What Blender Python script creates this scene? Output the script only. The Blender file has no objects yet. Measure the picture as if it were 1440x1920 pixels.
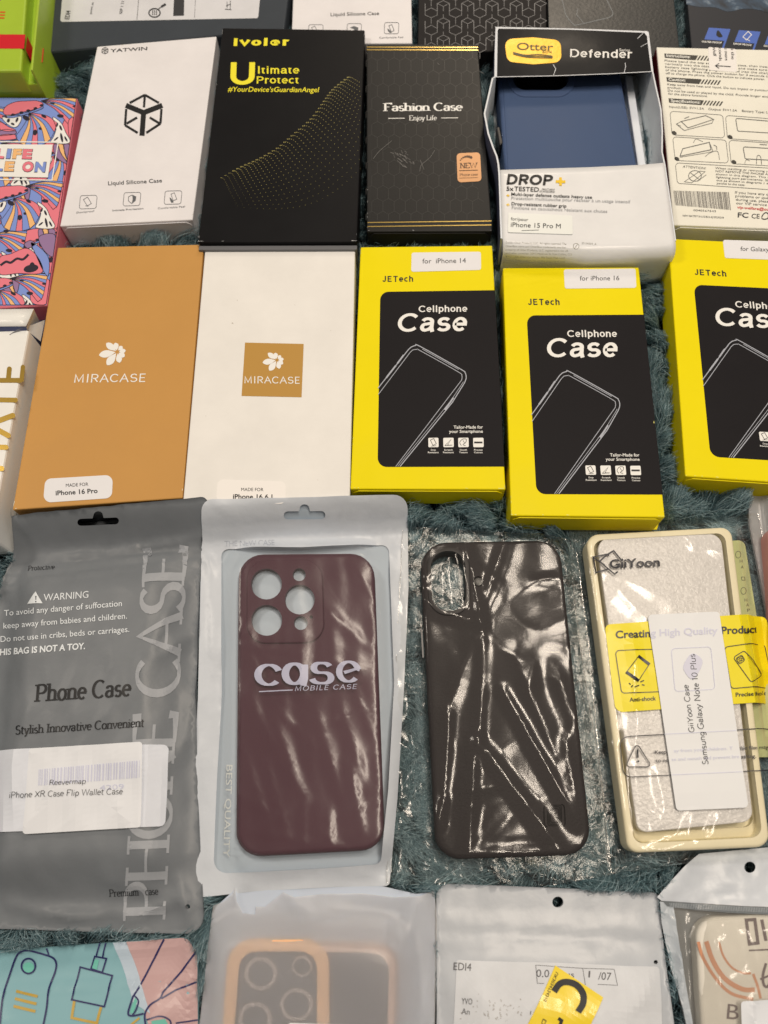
import bpy, bmesh, math, random
import numpy as np
from mathutils import Vector, Matrix, noise
from mathutils.geometry import delaunay_2d_cdt

sc = bpy.context.scene
COL = sc.collection

# ------------------------------------------------------------------ camera
W, H = 1440.0, 1920.0                     # the photograph's own pixels
FPX, PITCH, ROLL, CAMZ = 1387.07, math.radians(22.0864), math.radians(-3.8083), 0.39661
_f = np.array([0, math.sin(PITCH), -math.cos(PITCH)])
_r0 = np.array([1.0, 0, 0]); _u0 = np.cross(_r0, _f)
_r = math.cos(ROLL)*_r0 + math.sin(ROLL)*_u0
_u = -math.sin(ROLL)*_r0 + math.cos(ROLL)*_u0
CAMP = np.array([0, 0, CAMZ])
cam = bpy.data.objects.new('camera', bpy.data.cameras.new('camera'))
COL.objects.link(cam)
cam.matrix_world = Matrix(((_r[0], _u[0], -_f[0], 0), (_r[1], _u[1], -_f[1], 0), (_r[2], _u[2], -_f[2], CAMZ), (0, 0, 0, 1)))
cam.data.sensor_fit = 'VERTICAL'; cam.data.sensor_height = 24.0; cam.data.sensor_width = 18.0
cam.data.lens = 24.0*FPX/1920.0
cam.data.clip_start = 0.01; cam.data.clip_end = 50.0
cam.data.dof.use_dof = True; cam.data.dof.focus_distance = 0.415; cam.data.dof.aperture_fstop = 7.5
sc.camera = cam

# ------------------------------------------------------------------ light
w = bpy.data.worlds.new('World'); sc.world = w; w.use_nodes = True
bg = w.node_tree.nodes['Background']; bg.inputs[0].default_value = (1.0, 0.86, 0.72, 1); bg.inputs[1].default_value = 0.18

def area(name, loc, target, size, power, color, shape='DISK'):
    l = bpy.data.lights.new(name, 'AREA'); l.shape = shape; l.size = size; l.energy = power; l.color = color
    o = bpy.data.objects.new(name, l); COL.objects.link(o); o.location = loc
    o.rotation_euler = (Vector(target)-Vector(loc)).to_track_quat('-Z', 'Y').to_euler()
    return o
# a cluster of ceiling spots above and a little right of the camera
for lx, ly, pw in ((.62, .40, 10.0), (.46, .04, 8.0), (.26, .72, 8.6)):
    area('ceiling_lamp', (lx, ly, 1.95), (lx*.3, .25, 0), .27, pw, (1.0, 0.86, 0.71))
area('far_ceiling_lamp', (0.75, 3.3, 2.1), (0.0, 0.4, 0), 0.5, 26, (1.0, 0.84, 0.66))
area('added_side_lamp', (-1.5, 0.9, 2.0), (0.0, 0.2, 0), 0.45, 13, (1.0, 0.88, 0.75))  # unseen extra lamp, added for highlights on the plastic

sc.view_settings.view_transform = 'Standard'; sc.view_settings.look = 'None'
sc.view_settings.exposure = 0.0; sc.view_settings.gamma = 1.0; sc.view_settings.use_curve_mapping = False
sc.render.engine = 'CYCLES'
sc.cycles.use_denoising = True
sc.cycles.transparent_max_bounces = 24; sc.cycles.max_bounces = 10
sc.cycles.caustics_reflective = False

# ------------------------------------------------------------------ geometry of the photograph
def ray(px, py):
    return (px-W/2)/FPX*_r - (py-H/2)/FPX*_u + _f
def G(px, py, z=0.0):
    d = ray(px, py); t = (z-CAMZ)/d[2]
    return CAMP + t*d
def PX(p):
    v = np.asarray(p, float)-CAMP
    return (W/2+FPX*v.dot(_r)/v.dot(_f), H/2-FPX*v.dot(_u)/v.dot(_f))

class Pl:                                  # a plane: where a pixel's ray meets it
    def __init__(s, o, n): s.o = np.asarray(o, float); s.n = np.asarray(n, float)/np.linalg.norm(n)
    def at(s, px, py, l=0.0):
        d = ray(px, py); t = (s.o-CAMP).dot(s.n)/d.dot(s.n)
        return CAMP+t*d+s.n*l
    curved = False
def Flat(z): return Pl((0, 0, z), (0, 0, 1))
class HF:                                  # a curved sheet z = f(x, y)
    curved = True
    def __init__(s, f, z0=.008): s.f = f; s.z0 = z0
    def at(s, px, py, l=0.0):
        z = s.z0
        for _ in range(7):
            p = G(px, py, z); z = .4*z+.6*s.f(p[0], p[1])
        p = G(px, py, z); return np.array([p[0], p[1], s.f(p[0], p[1])+l])

# ------------------------------------------------------------------ materials
LIT = np.array([1.02, 0.86, 0.69])         # light colour the photographed values were seen in
def lin(c): c = np.asarray(c, float)/255; return np.where(c <= .04045, c/12.92, ((c+.055)/1.055)**2.4)
def alb(r, g, b, k=1.0): return np.clip(lin((r, g, b))/LIT*k, 0.002, .88)
MATS = {}
def M(name, rgb, rough=.5, spec=.4, var=.0, vscale=60, bump=0, bscale=900, metal=0, coat=0, stretch=None, warp=0):
    if name in MATS: return MATS[name]
    m = bpy.data.materials.new(name); m.use_nodes = True; MATS[name] = m
    nt = m.node_tree; N = nt.nodes; L = nt.links; b = N['Principled BSDF']
    a = alb(*rgb)
    b.inputs['Base Color'].default_value = (*a, 1); b.inputs['Roughness'].default_value = rough
    b.inputs['Specular IOR Level'].default_value = spec; b.inputs['Metallic'].default_value = metal
    b.inputs['Coat Weight'].default_value = coat; b.inputs['Coat Roughness'].default_value = .12
    tc = N.new('ShaderNodeTexCoord'); src = tc.outputs['Object']
    if stretch:
        mp = N.new('ShaderNodeMapping'); mp.inputs['Scale'].default_value = stretch; L.new(src, mp.inputs[0]); src = mp.outputs[0]
    if var:
        n = N.new('ShaderNodeTexNoise'); n.inputs['Scale'].default_value = vscale; n.inputs['Detail'].default_value = 6; n.inputs['Roughness'].default_value = .6
        L.new(src, n.inputs['Vector'])
        r = N.new('ShaderNodeMapRange'); r.inputs[1].default_value = .3; r.inputs[2].default_value = .7
        r.inputs[3].default_value = 1-var; r.inputs[4].default_value = 1+var; L.new(n.outputs[0], r.inputs[0])
        mx = N.new('ShaderNodeVectorMath'); mx.operation = 'SCALE'; mx.inputs[0].default_value = a
        L.new(r.outputs[0], mx.inputs['Scale']); L.new(mx.outputs[0], b.inputs['Base Color'])
        r2 = N.new('ShaderNodeMapRange'); r2.inputs[3].default_value = max(rough-.08, .03); r2.inputs[4].default_value = rough+.08
        L.new(n.outputs[0], r2.inputs[0]); L.new(r2.outputs[0], b.inputs['Roughness'])
    if bump:
        n = N.new('ShaderNodeTexNoise'); n.inputs['Scale'].default_value = bscale; n.inputs['Detail'].default_value = 4
        L.new(src, n.inputs['Vector'])
        bp = N.new('ShaderNodeBump'); bp.inputs['Strength'].default_value = 1.0; bp.inputs['Distance'].default_value = bump
        if warp:
            n2 = N.new('ShaderNodeTexNoise'); n2.inputs['Scale'].default_value = 16; n2.inputs['Detail'].default_value = 2; L.new(src, n2.inputs['Vector'])
            b2 = N.new('ShaderNodeBump'); b2.inputs['Strength'].default_value = 1.0; b2.inputs['Distance'].default_value = warp; L.new(n2.outputs[0], b2.inputs['Height']); L.new(b2.outputs[0], bp.inputs['Normal'])
        L.new(n.outputs[0], bp.inputs['Height']); L.new(bp.outputs[0], b.inputs['Normal'])
    return m
def CARD(name, rgb, rough=.45, **k):
    k = dict(dict(spec=.22, var=.035, vscale=38, warp=.0022, bump=.00005, bscale=1400), **k)
    return M(name, rgb, rough, **k)
def INK(name, rgb, rough=.5, **k): return M(name, rgb, rough, **k)

def FILM(name, refl=1.0, rough=.06, haze=.04, tint=(.97, .97, .97), hcol=(.8, .8, .8), bump=.0004, bscale=160, blur=0.0, blur_rough=.3):
    m = bpy.data.materials.new(name); m.use_nodes = True; nt = m.node_tree; N = nt.nodes; L = nt.links
    N.remove(N['Principled BSDF']); out = N['Material Output']
    tr = N.new('ShaderNodeBsdfTransparent'); tr.inputs[0].default_value = (*tint, 1)
    gl = N.new('ShaderNodeBsdfGlossy'); gl.inputs['Roughness'].default_value = rough; gl.inputs['Color'].default_value = (1, 1, 1, 1)
    df = N.new('ShaderNodeBsdfDiffuse'); df.inputs['Color'].default_value = (*hcol, 1)
    tl = N.new('ShaderNodeBsdfTranslucent'); tl.inputs['Color'].default_value = (*hcol, 1)
    tc = N.new('ShaderNodeTexCoord'); n = N.new('ShaderNodeTexNoise'); n.inputs['Scale'].default_value = bscale; n.inputs['Detail'].default_value = 3
    n.inputs['Distortion'].default_value = .6
    L.new(tc.outputs['Object'], n.inputs['Vector'])
    bp = N.new('ShaderNodeBump'); bp.inputs['Strength'].default_value = 1; bp.inputs['Distance'].default_value = bump
    L.new(n.outputs[0], bp.inputs['Height']); L.new(bp.outputs[0], gl.inputs['Normal'])
    fr = N.new('ShaderNodeLayerWeight'); fr.inputs['Blend'].default_value = .5; L.new(bp.outputs[0], fr.inputs['Normal'])
    p5 = N.new('ShaderNodeMath'); p5.operation = 'POWER'; p5.inputs[1].default_value = 4.0; L.new(fr.outputs['Facing'], p5.inputs[0])
    mu = N.new('ShaderNodeMath'); mu.operation = 'MULTIPLY_ADD'; mu.use_clamp = True; mu.inputs[1].default_value = .9; mu.inputs[2].default_value = .075*refl; L.new(p5.outputs[0], mu.inputs[0])
    h = N.new('ShaderNodeMixShader'); h.inputs[0].default_value = .4; L.new(df.outputs[0], h.inputs[1]); L.new(tl.outputs[0], h.inputs[2])
    clear = tr.outputs[0]
    if blur:
        rf = N.new('ShaderNodeBsdfRefraction'); rf.inputs['IOR'].default_value = 1.25; rf.inputs['Roughness'].default_value = blur_rough; rf.inputs['Color'].default_value = (*tint, 1)
        mb = N.new('ShaderNodeMixShader'); mb.inputs[0].default_value = blur; L.new(clear, mb.inputs[1]); L.new(rf.outputs[0], mb.inputs[2]); clear = mb.outputs[0]
    a = N.new('ShaderNodeMixShader'); a.inputs[0].default_value = haze; L.new(clear, a.inputs[1]); L.new(h.outputs[0], a.inputs[2])
    b = N.new('ShaderNodeMixShader'); L.new(mu.outputs[0], b.inputs[0]); L.new(a.outputs[0], b.inputs[1]); L.new(gl.outputs[0], b.inputs[2])
    L.new(b.outputs[0], out.inputs[0])
    return m

# ------------------------------------------------------------------ objects
FOOT = []                                  # footprints for the carpet pile: (world xy polygon, kind)
def thing(name, label, cat, p, group=None):
    o = bpy.data.objects.new(name, None); COL.objects.link(o); o.empty_display_size = .02
    o.location = (float(p[0]), float(p[1]), 0.0)
    o['label'] = label; o['category'] = cat
    if group: o['group'] = group
    return o
def link(name, verts, faces, mats, parent=None, idx=None, smooth=False, label=None):
    me = bpy.data.meshes.new(name)
    off = np.array(parent_loc(parent))
    me.from_pydata([tuple(np.asarray(v, float)-off) for v in verts], [], faces)
    for m in (mats if isinstance(mats, (list, tuple)) else [mats]): me.materials.append(m)
    if idx is not None: me.polygons.foreach_set('material_index', idx)
    if smooth: me.polygons.foreach_set('use_smooth', [True]*len(me.polygons))
    me.validate(); me.update()
    o = bpy.data.objects.new(name, me); COL.objects.link(o)
    if parent is not None: o.parent = parent
    if label: o['label'] = label
    return o
def parent_loc(p):
    t = np.zeros(3)
    while p is not None: t = t+np.array(p.location); p = p.parent
    return t

def quad_center(c): return np.mean(np.asarray(c, float), axis=0)

def rq(c, r, n=7):
    """rounded polygon through pixel corners c, radius r (number or list)"""
    c = [np.asarray(p, float) for p in c]; k = len(c); out = []
    rs = r if isinstance(r, (list, tuple)) else [r]*k
    for i in range(k):
        a, p, b = c[i-1], c[i], c[(i+1) % k]
        if rs[i] <= 0: out.append(p); continue
        u = (a-p)/np.linalg.norm(a-p); v = (b-p)/np.linalg.norm(b-p)
        ang = math.acos(max(-1, min(1, u.dot(v)))); d = min(rs[i]/math.tan(ang/2), .49*np.linalg.norm(a-p), .49*np.linalg.norm(b-p))
        rr = d*math.tan(ang/2); bis = (u+v)/np.linalg.norm(u+v); cen = p+bis*(rr/math.sin(ang/2))
        s = p+u*d-cen; e = p+v*d-cen; a0 = math.atan2(s[1], s[0]); a1 = math.atan2(e[1], e[0])
        da = (a1-a0+math.pi) % (2*math.pi)-math.pi
        for j in range(n+1): out.append(cen+rr*np.array([math.cos(a0+da*j/n), math.sin(a0+da*j/n)]))
    return out
def circ(c, rx, ry=None, n=24, rot=0):
    ry = ry or rx; out = []
    for i in range(n):
        a = 2*math.pi*i/n; x, y = rx*math.cos(a), ry*math.sin(a)
        out.append((c[0]+x*math.cos(rot)-y*math.sin(rot), c[1]+x*math.sin(rot)+y*math.cos(rot)))
    return out
def spline(pts, n=6, closed=False):
    P = [np.asarray(p, float) for p in pts]; k = len(P); out = []
    if k < 3: return P
    for i in range(k if closed else k-1):
        p1, p2 = P[i], P[(i+1) % k]
        p0 = P[i-1] if (i > 0 or closed) else 2*p1-p2
        p3 = P[(i+2) % k] if (i+2 < k or closed) else 2*p2-p1
        for j in range(n):
            t = j/n; out.append(.5*(2*p1+(p2-p0)*t+(2*p0-5*p1+4*p2-p3)*t*t+(3*p1-p0-3*p2+p3)*t**3))
    if not closed: out.append(P[-1])
    return out
def homog(src, dst):
    A = []; b = []
    for (x, y), (u, v) in zip(src, dst):
        A.append([x, y, 1, 0, 0, 0, -u*x, -u*y]); b.append(u)
        A.append([0, 0, 0, x, y, 1, -v*x, -v*y]); b.append(v)
    h = np.append(np.linalg.solve(np.array(A, float), np.array(b, float)), 1).reshape(3, 3)
    def f(p):
        q = h@np.array([p[0], p[1], 1.0]); return (q[0]/q[2], q[1]/q[2])
    return f

def prism(name, top, zb, mat, parent, bevel=.0007, spread=0.0, idx=None, seg=2, bulge=0):
    """a closed box: top = four world corners TL TR BR BL, vertical sides down to zb"""
    top = [np.asarray(p, float) for p in top]; c = sum(top)/len(top); n = len(top)
    bot = [np.array([p[0]+(p[0]-c[0])*spread, p[1]+(p[1]-c[1])*spread, zb]) for p in top]
    off = parent_loc(parent)
    bm = bmesh.new(); t = [bm.verts.new(p-off) for p in top]; b = [bm.verts.new(p-off) for p in bot]
    bm.faces.new(t[::-1]); bm.faces.new(b)
    for i in range(n): bm.faces.new((t[i], t[(i+1) % n], b[(i+1) % n], b[i]))
    bmesh.ops.recalc_face_normals(bm, faces=bm.faces)
    if bevel: bmesh.ops.bevel(bm, geom=list(bm.edges), offset=bevel, segments=seg, affect='EDGES', profile=.5)
    me = bpy.data.meshes.new(name); bm.to_mesh(me); bm.free(); me.materials.append(mat)
    o = bpy.data.objects.new(name, me); COL.objects.link(o)
    if parent is not None: o.parent = parent
    return o

def slab(name, outline, ztop, zbot, mat, parent, r=.0, holes=(), rings=4, smooth=True, zoff=None, res=0):
    """rounded-edge plate: outline in pixels (read at ztop) or world points; holes the same"""
    def wpts(pts): return [np.asarray(p, float)[:2] if len(p) == 3 else G(p[0], p[1], ztop)[:2] for p in pts]
    O = wpts(outline); HS = [wpts(h) for h in holes]
    area2 = sum(O[i-1][0]*O[i][1]-O[i][0]*O[i-1][1] for i in range(len(O)))
    if area2 < 0: O = O[::-1]
    k = len(O); nrm = []
    for i in range(k):
        t = O[(i+1) % k]-O[i-1]; t = t/(np.linalg.norm(t)+1e-12); nrm.append(np.array([-t[1], t[0]]))
    V = []; F = []
    ringsz = []
    m = rings if r > 0 else 0
    for j in range(m+1):
        a = (math.pi/2)*(j/m) if m else 0
        ins = r*(1-math.sin(a)) if False else (r*(1-math.cos(math.pi/2-a)) if m else 0)
        z = ztop-r*(1-math.sin(math.pi/2-a)) if m else ztop
        ringsz.append((ins, z))
    # ring 0 = innermost at ztop
    ringsz = [(r*(1-math.sin((math.pi/2)*j/m)), ztop-r*(1-math.cos((math.pi/2)*j/m))) for j in range(m+1)] if m else [(0, ztop)]
    for ins, z in ringsz:
        for p, n_ in zip(O, nrm): V.append((p[0]+n_[0]*ins, p[1]+n_[1]*ins, z))
    for p in O: V.append((p[0], p[1], zbot))
    R = len(ringsz)
    for j in range(R):
        for i in range(k):
            a, b = j*k+i, j*k+(i+1) % k; F.append((a, a+k, b+k, b))
    inner = [Vector(V[i][:2]) for i in range(k)]
    cv = list(inner); cf = [list(range(k))]
    for h in HS:
        s = len(cv); cv += [Vector(p) for p in h]; cf.append(list(range(s, s+len(h))))
    r_ = delaunay_2d_cdt(cv, [], cf, 2, 1e-7)
    base = len(V)
    for p in r_[0]: V.append((p[0], p[1], ztop))
    for f in r_[2]: F.append(tuple(base+i for i in f))
    b0 = len(V)
    for p in r_[0]: V.append((p[0], p[1], zbot))
    for f in r_[2]: F.append(tuple(b0+i for i in f[::-1]))
    for h in HS:
        s = len(V); n = len(h)
        for p in h: V.append((p[0], p[1], ztop))
        for p in h: V.append((p[0], p[1], zbot))
        for i in range(n): F.append((s+i, s+(i+1) % n, s+n+(i+1) % n, s+n+i))
    o = link(name, V, F, mat, parent)
    bm = bmesh.new(); bm.from_mesh(o.data); bmesh.ops.remove_doubles(bm, verts=bm.verts, dist=1e-6)
    bmesh.ops.recalc_face_normals(bm, faces=bm.faces)
    if zoff:
        off = parent_loc(parent)
        for v in bm.verts: v.co.z += zoff(v.co.x+off[0], v.co.y+off[1], v.co.z)
    bm.to_mesh(o.data); bm.free()
    if smooth:
        o.data.polygons.foreach_set('use_smooth', [True]*len(o.data.polygons))
        o.data.set_sharp_from_angle(angle=math.radians(38))
    return o

def sheet(name, outline, f, mat, parent, holes=(), res=.0022, z0=.005, smooth=True, under=None, seed=1, lift=0.0, thick=0.0):
    """a film lying on z = f(x, y) inside a pixel outline, with pixel holes; under: z of a flat back sheet"""
    hf = HF(f, z0)
    def wpts(pts): return [hf.at(p[0], p[1])[:2] for p in pts]
    def dense(P):
        out = []
        for i in range(len(P)):
            a, b = P[i], P[(i+1) % len(P)]; n = max(1, int(np.linalg.norm(b-a)/res))
            for j in range(n): out.append(a+(b-a)*j/n)
        return out
    O = dense(wpts(outline)); HS = [dense(wpts(h)) for h in holes]
    OP = np.array(O); rnd = random.Random(seed)
    cv = [Vector(p) for p in O]; cf = [list(range(len(O)))]
    for h in HS:
        s = len(cv); cv += [Vector(p) for p in h]; cf.append(list(range(s, s+len(h))))
    bnd = np.array([list(p) for p in cv])
    x0, y0 = OP.min(0); x1, y1 = OP.max(0)
    gx = np.arange(x0, x1, res); gy = np.arange(y0, y1, res*.87)
    pts = np.array([(x+(res/2 if j % 2 else 0), y) for j, y in enumerate(gy) for x in gx])
    pts = pts+np.array([[rnd.uniform(-.2, .2)*res, rnd.uniform(-.2, .2)*res] for _ in pts])
    ins = inside(pts, OP)
    for h in HS: ins &= ~inside(pts, np.array(h))
    pts = pts[ins]
    keep = []
    for i in range(0, len(pts), 500):
        d = ((pts[i:i+500, None, :]-bnd[None])**2).sum(2).min(1); keep.append(d > (res*.45)**2)
    pts = pts[np.concatenate(keep)] if len(pts) else pts
    cv += [Vector(p) for p in pts]
    r_ = delaunay_2d_cdt(cv, [], cf, 2, 1e-7)
    V = [(p[0], p[1], f(p[0], p[1])+lift) for p in r_[0]]; F = [tuple(q) for q in r_[2]]
    if under is not None:
        n = len(V); V += [(p[0], p[1], min(under, V[i][2]-.0002)) for i, p in enumerate(r_[0])]
        F += [tuple(n+i for i in q[::-1]) for q in r_[2]]
        k = len(O)
        F += [(i, n+i, n+(i+1) % k, (i+1) % k) for i in range(k)]
    o = link(name, V, F, mat, parent, smooth=smooth)
    return o
def inside(pts, poly):
    pts = np.asarray(pts); poly = np.asarray(poly)[:, :2]; x, y = pts[:, 0], pts[:, 1]
    r = np.zeros(len(pts), bool); j = len(poly)-1
    for i in range(len(poly)):
        xi, yi = poly[i]; xj, yj = poly[j]
        c = ((yi > y) != (yj > y)) & (x < (xj-xi)*(y-yi)/((yj-yi) if yj != yi else 1e-12)+xi)
        r ^= c; j = i
    return r

# ------------------------------------------------------------------ lettering
_tc = {}
def glyphs(s, bold=0.0, spacing=1.0, res=3):
    k = (s, bold, spacing)
    if k in _tc: return _tc[k]
    c = bpy.data.curves.new('t', 'FONT'); c.body = s; c.size = 1; c.offset = bold; c.space_character = spacing; c.resolution_u = res
    o = bpy.data.objects.new('t', c); me = bpy.data.meshes.new_from_object(o)
    V = [(v.co.x, v.co.y) for v in me.vertices]; F = [tuple(p.vertices) for p in me.polygons]
    bpy.data.objects.remove(o); bpy.data.curves.remove(c); bpy.data.meshes.remove(me)
    x0 = min(v[0] for v in V); x1 = max(v[0] for v in V)
    V = [((x-x0), y/.729) for x, y in V]
    _tc[k] = ([(V, F)], x1-x0); return _tc[k]

# single-stroke letters (cap height 1): each stroke = list of points; '~' at start = smooth curve
XH = .64
def A_(cx, cy, rx, ry, a0, a1, n=9):
    return [(cx+rx*math.cos(math.radians(a0+(a1-a0)*i/n)), cy+ry*math.sin(math.radians(a0+(a1-a0)*i/n))) for i in range(n+1)]
GL = {
 'A': (.9, [[(.05, 0), (.43, 1), (.85, 0)], [(.2, .36), (.7, .36)]]),
 'B': (.75, [[(.12, 0), (.12, 1)], [(.12, 1)]+A_(.38, .76, .26, .24, 90, -90)+[(.12, .52)], [(.12, .52)]+A_(.42, .26, .28, .26, 90, -90)+[(.12, 0)]]),
 'C': (.88, [A_(.48, .5, .41, .5, 48, 312, 16)]),
 'E': (.78, [[(.12, 0), (.12, 1)], [(.12, .98), (.68, .98), (.68, .84)], [(.12, .52), (.52, .52)], [(.12, .02), (.7, .02), (.72, .18)]]),
 'F': (.72, [[(.12, 0), (.12, 1)], [(.12, .98), (.66, .98), (.66, .84)], [(.12, .52), (.5, .52)]]),
 'G': (.92, [A_(.48, .5, .41, .5, 48, 330, 16)+[(.84, .42), (.55, .42)]]),
 'H': (.95, [[(.13, 0), (.13, 1)], [(.8, 0), (.8, 1)], [(.13, .52), (.8, .52)]]),
 'I': (.36, [[(.18, 0), (.18, 1)]]),
 'L': (.68, [[(.12, 0), (.12, 1)], [(.12, .02), (.6, .02), (.62, .2)]]),
 'M': (1.1, [[(.12, 0), (.14, 1), (.52, .1), (.9, 1), (.94, 0)]]),
 'N': (.95, [[(.14, 0), (.14, 1)], [(.14, 1), (.8, 0)], [(.8, 0), (.8, 1)]]),
 'O': (.98, [A_(.48, .5, .41, .5, 90, 450, 24)]),
 'P': (.76, [[(.13, 0), (.13, 1)], [(.13, .98)]+A_(.4, .73, .28, .25, 90, -90)+[(.13, .48)]]),
 'R': (.82, [[(.13, 0), (.13, 1)], [(.13, .98)]+A_(.4, .75, .26, .23, 90, -90)+[(.13, .52)], [(.38, .52), (.78, 0)]]),
 'S': (.68, [A_(.34, .75, .24, .25, 40, 250, 9)+A_(.33, .25, .27, .26, 70, -150, 10)]),
 'T': (.8, [[(.4, 0), (.4, 1)], [(.04, .84), (.06, .98), (.74, .98), (.76, .84)]]),
 'W': (1.25, [[(.05, 1), (.33, 0), (.62, 1), (.92, 0), (1.2, 1)]]),
 'X': (.85, [[(.06, 1), (.78, 0)], [(.78, 1), (.06, 0)]]),
 'Y': (.82, [[(.05, 1), (.4, .48), (.76, 1)], [(.4, .48), (.4, 0)]]),
 'a': (.62, [[(.12, .5)]+A_(.29, XH-.16, .19, .16, 150, 0, 7)+[(.48, .12), (.56, .02)], A_(.28, .18, .2, .18, 60, 390, 12)]),
 'c': (.56, [A_(.32, XH/2, .25, XH/2, 50, 312, 12)]),
 'e': (.6, [[(.09, XH*.55), (.53, XH*.55)]+A_(.31, XH/2, .24, XH/2, 15, 315, 13)]),
 'f': (.42, [[(.18, 0), (.18, .8)]+A_(.36, .8, .18, .2, 180, 70, 6), [(.03, XH), (.38, XH)]]),
 'g': (.62, [A_(.3, XH/2+.02, .22, XH/2-.02, 20, 380, 14), [(.52, XH), (.52, -.1)]+A_(.3, -.12, .22, .2, 0, -140, 7)]),
 'h': (.7, [[(.13, 0), (.13, 1.02)], [(.13, .42)]+A_(.35, XH-.2, .21, .2, 150, 0, 7)+[(.56, 0)]]),
 'i': (.3, [[(.15, 0), (.15, XH)], [(.15, .86), (.15, .93)]]),
 'j': (.3, [[(.16, XH), (.16, -.1)]+A_(.02, -.1, .14, .16, 0, -100, 5), [(.16, .86), (.16, .93)]]),
 'l': (.3, [[(.15, 0), (.15, 1.02)]]),
 'm': (1.0, [[(.13, 0), (.13, XH)], [(.13, .42)]+A_(.32, XH-.2, .18, .2, 150, 0, 7)+[(.5, 0)], [(.5, .42)]+A_(.68, XH-.2, .18, .2, 150, 0, 7)+[(.86, 0)]]),
 'n': (.7, [[(.13, 0), (.13, XH)], [(.13, .42)]+A_(.35, XH-.2, .21, .2, 150, 0, 7)+[(.56, 0)]]),
 'o': (.64, [A_(.32, XH/2, .25, XH/2, 90, 450, 18)]),
 'p': (.68, [[(.13, -.3), (.13, XH)], A_(.35, XH/2, .25, XH/2, 150, -150, 12)]),
 'r': (.48, [[(.13, 0), (.13, XH)], [(.13, .4)]+A_(.33, XH-.18, .19, .18, 150, 50, 5)]),
 's': (.5, [A_(.25, XH*.74, .17, XH*.25, 40, 250, 7)+A_(.25, XH*.26, .19, XH*.26, 70, -150, 8)]),
 't': (.42, [[(.17, XH+.2), (.17, .14)]+A_(.3, .14, .13, .14, 180, 300, 5), [(.03, XH), (.36, XH)]]),
 'u': (.7, [[(.13, XH), (.13, .2)]+A_(.34, .2, .21, .2, 180, 330, 7), [(.56, XH), (.56, 0)]]),
 'v': (.62, [[(.05, XH), (.31, 0), (.56, XH)]]),
 'w': (.9, [[(.05, XH), (.25, 0), (.45, XH), (.65, 0), (.85, XH)]]),
 'x': (.58, [[(.06, XH), (.52, 0)], [(.52, XH), (.06, 0)]]),
 'y': (.62, [[(.05, XH), (.31, .02)], [(.56, XH), (.24, -.24), (.08, -.3)]]),
 '1': (.5, [[(.1, .8), (.28, 1), (.28, 0)]]),
 '0': (.7, [A_(.34, .5, .27, .5, 90, 450, 18)]),
 '6': (.66, [[(.52, .98), (.2, .6)]+A_(.34, .3, .25, .3, 160, 520, 16)]),
 ' ': (.36, []),
}
GS = dict(GL)
GS.update({
 'C': (.9, [A_(.48, .5, .42, .5, 42, 318, 18)]),
 'D': (.9, [[(.13, 0), (.13, 1), (.4, 1)]+A_(.4, .5, .4, .5, 90, -90, 14)[1:]+[(.13, 0)]]),
 'E': (.74, [[(.66, 1), (.13, 1), (.13, 0), (.68, 0)], [(.13, .51), (.61, .51)]]),
 'F': (.7, [[(.64, 1), (.13, 1), (.13, 0)], [(.13, .5), (.56, .5)]]),
 'J': (.6, [[(.46, 1), (.46, .28)]+A_(.26, .28, .2, .28, 0, -160, 8)[1:]]),
 'L': (.66, [[(.13, 1), (.13, 0), (.62, 0)]]),
 'O': (1.0, [A_(.49, .5, .42, .5, 90, 450, 26)]),
 'P': (.78, [[(.13, 0), (.13, 1), (.44, 1)]+A_(.44, .73, .26, .27, 90, -90, 8)[1:]+[(.13, .46)]]),
 'R': (.84, [[(.13, 0), (.13, 1), (.46, 1)]+A_(.46, .74, .26, .26, 90, -90, 8)[1:]+[(.13, .48)], [(.42, .48), (.74, 0)]]),
 'S': (.78, [A_(.39, .74, .29, .26, 25, 250, 11)+A_(.39, .26, .31, .26, 70, -158, 12)]),
 'T': (.78, [[(.04, 1), (.74, 1)], [(.39, 1), (.39, 0)]]),
 'U': (.9, [[(.13, 1), (.13, .36)]+A_(.45, .36, .32, .36, 180, 360, 14)[1:]+[(.77, 1)]]),
 'a': (.66, [A_(.31, XH-.17, .21, .17, 165, 0, 8)+[(.52, .14), (.56, 0)], [(.52, .40), (.28, .34)]+A_(.25, .17, .16, .17, 95, 270, 8)+[(.42, .06), (.52, .2)]]),
 'b': (.7, [[(.13, 0), (.13, 1.02)], A_(.37, XH/2, .24, XH/2, 150, -150, 14)]),
 'd': (.7, [[(.58, 0), (.58, 1.02)], A_(.34, XH/2, .24, XH/2, 30, 330, 14)]),
 'f': (.44, [[(.2, 0), (.2, .8)]+A_(.36, .8, .16, .2, 180, 85, 5)[1:], [(.03, XH), (.4, XH)]]),
 'e': (.66, [[(.1, XH*.5), (.56, XH*.5)]+A_(.33, XH/2, .24, XH/2, 0, 318, 15)[1:]]),
 'i': (.3, [[(.15, 0), (.15, XH)], [(.15, .92), (.15, 1.0)]]),
 'k': (.64, [[(.13, 0), (.13, 1.02)], [(.55, XH), (.13, .22)], [(.3, .36), (.58, 0)]]),
 's': (.6, [A_(.3, XH*.74, .21, XH*.26, 25, 250, 8)+A_(.3, XH*.26, .23, XH*.26, 70, -158, 9)]),
 'u': (.7, [[(.13, XH), (.13, .22)]+A_(.34, .22, .21, .22, 180, 340, 8), [(.57, XH), (.57, 0)]]),
 'y': (.64, [[(.06, XH), (.32, .04)], [(.58, XH), (.3, -.14), (.2, -.26), (.06, -.26)]]),
})
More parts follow.
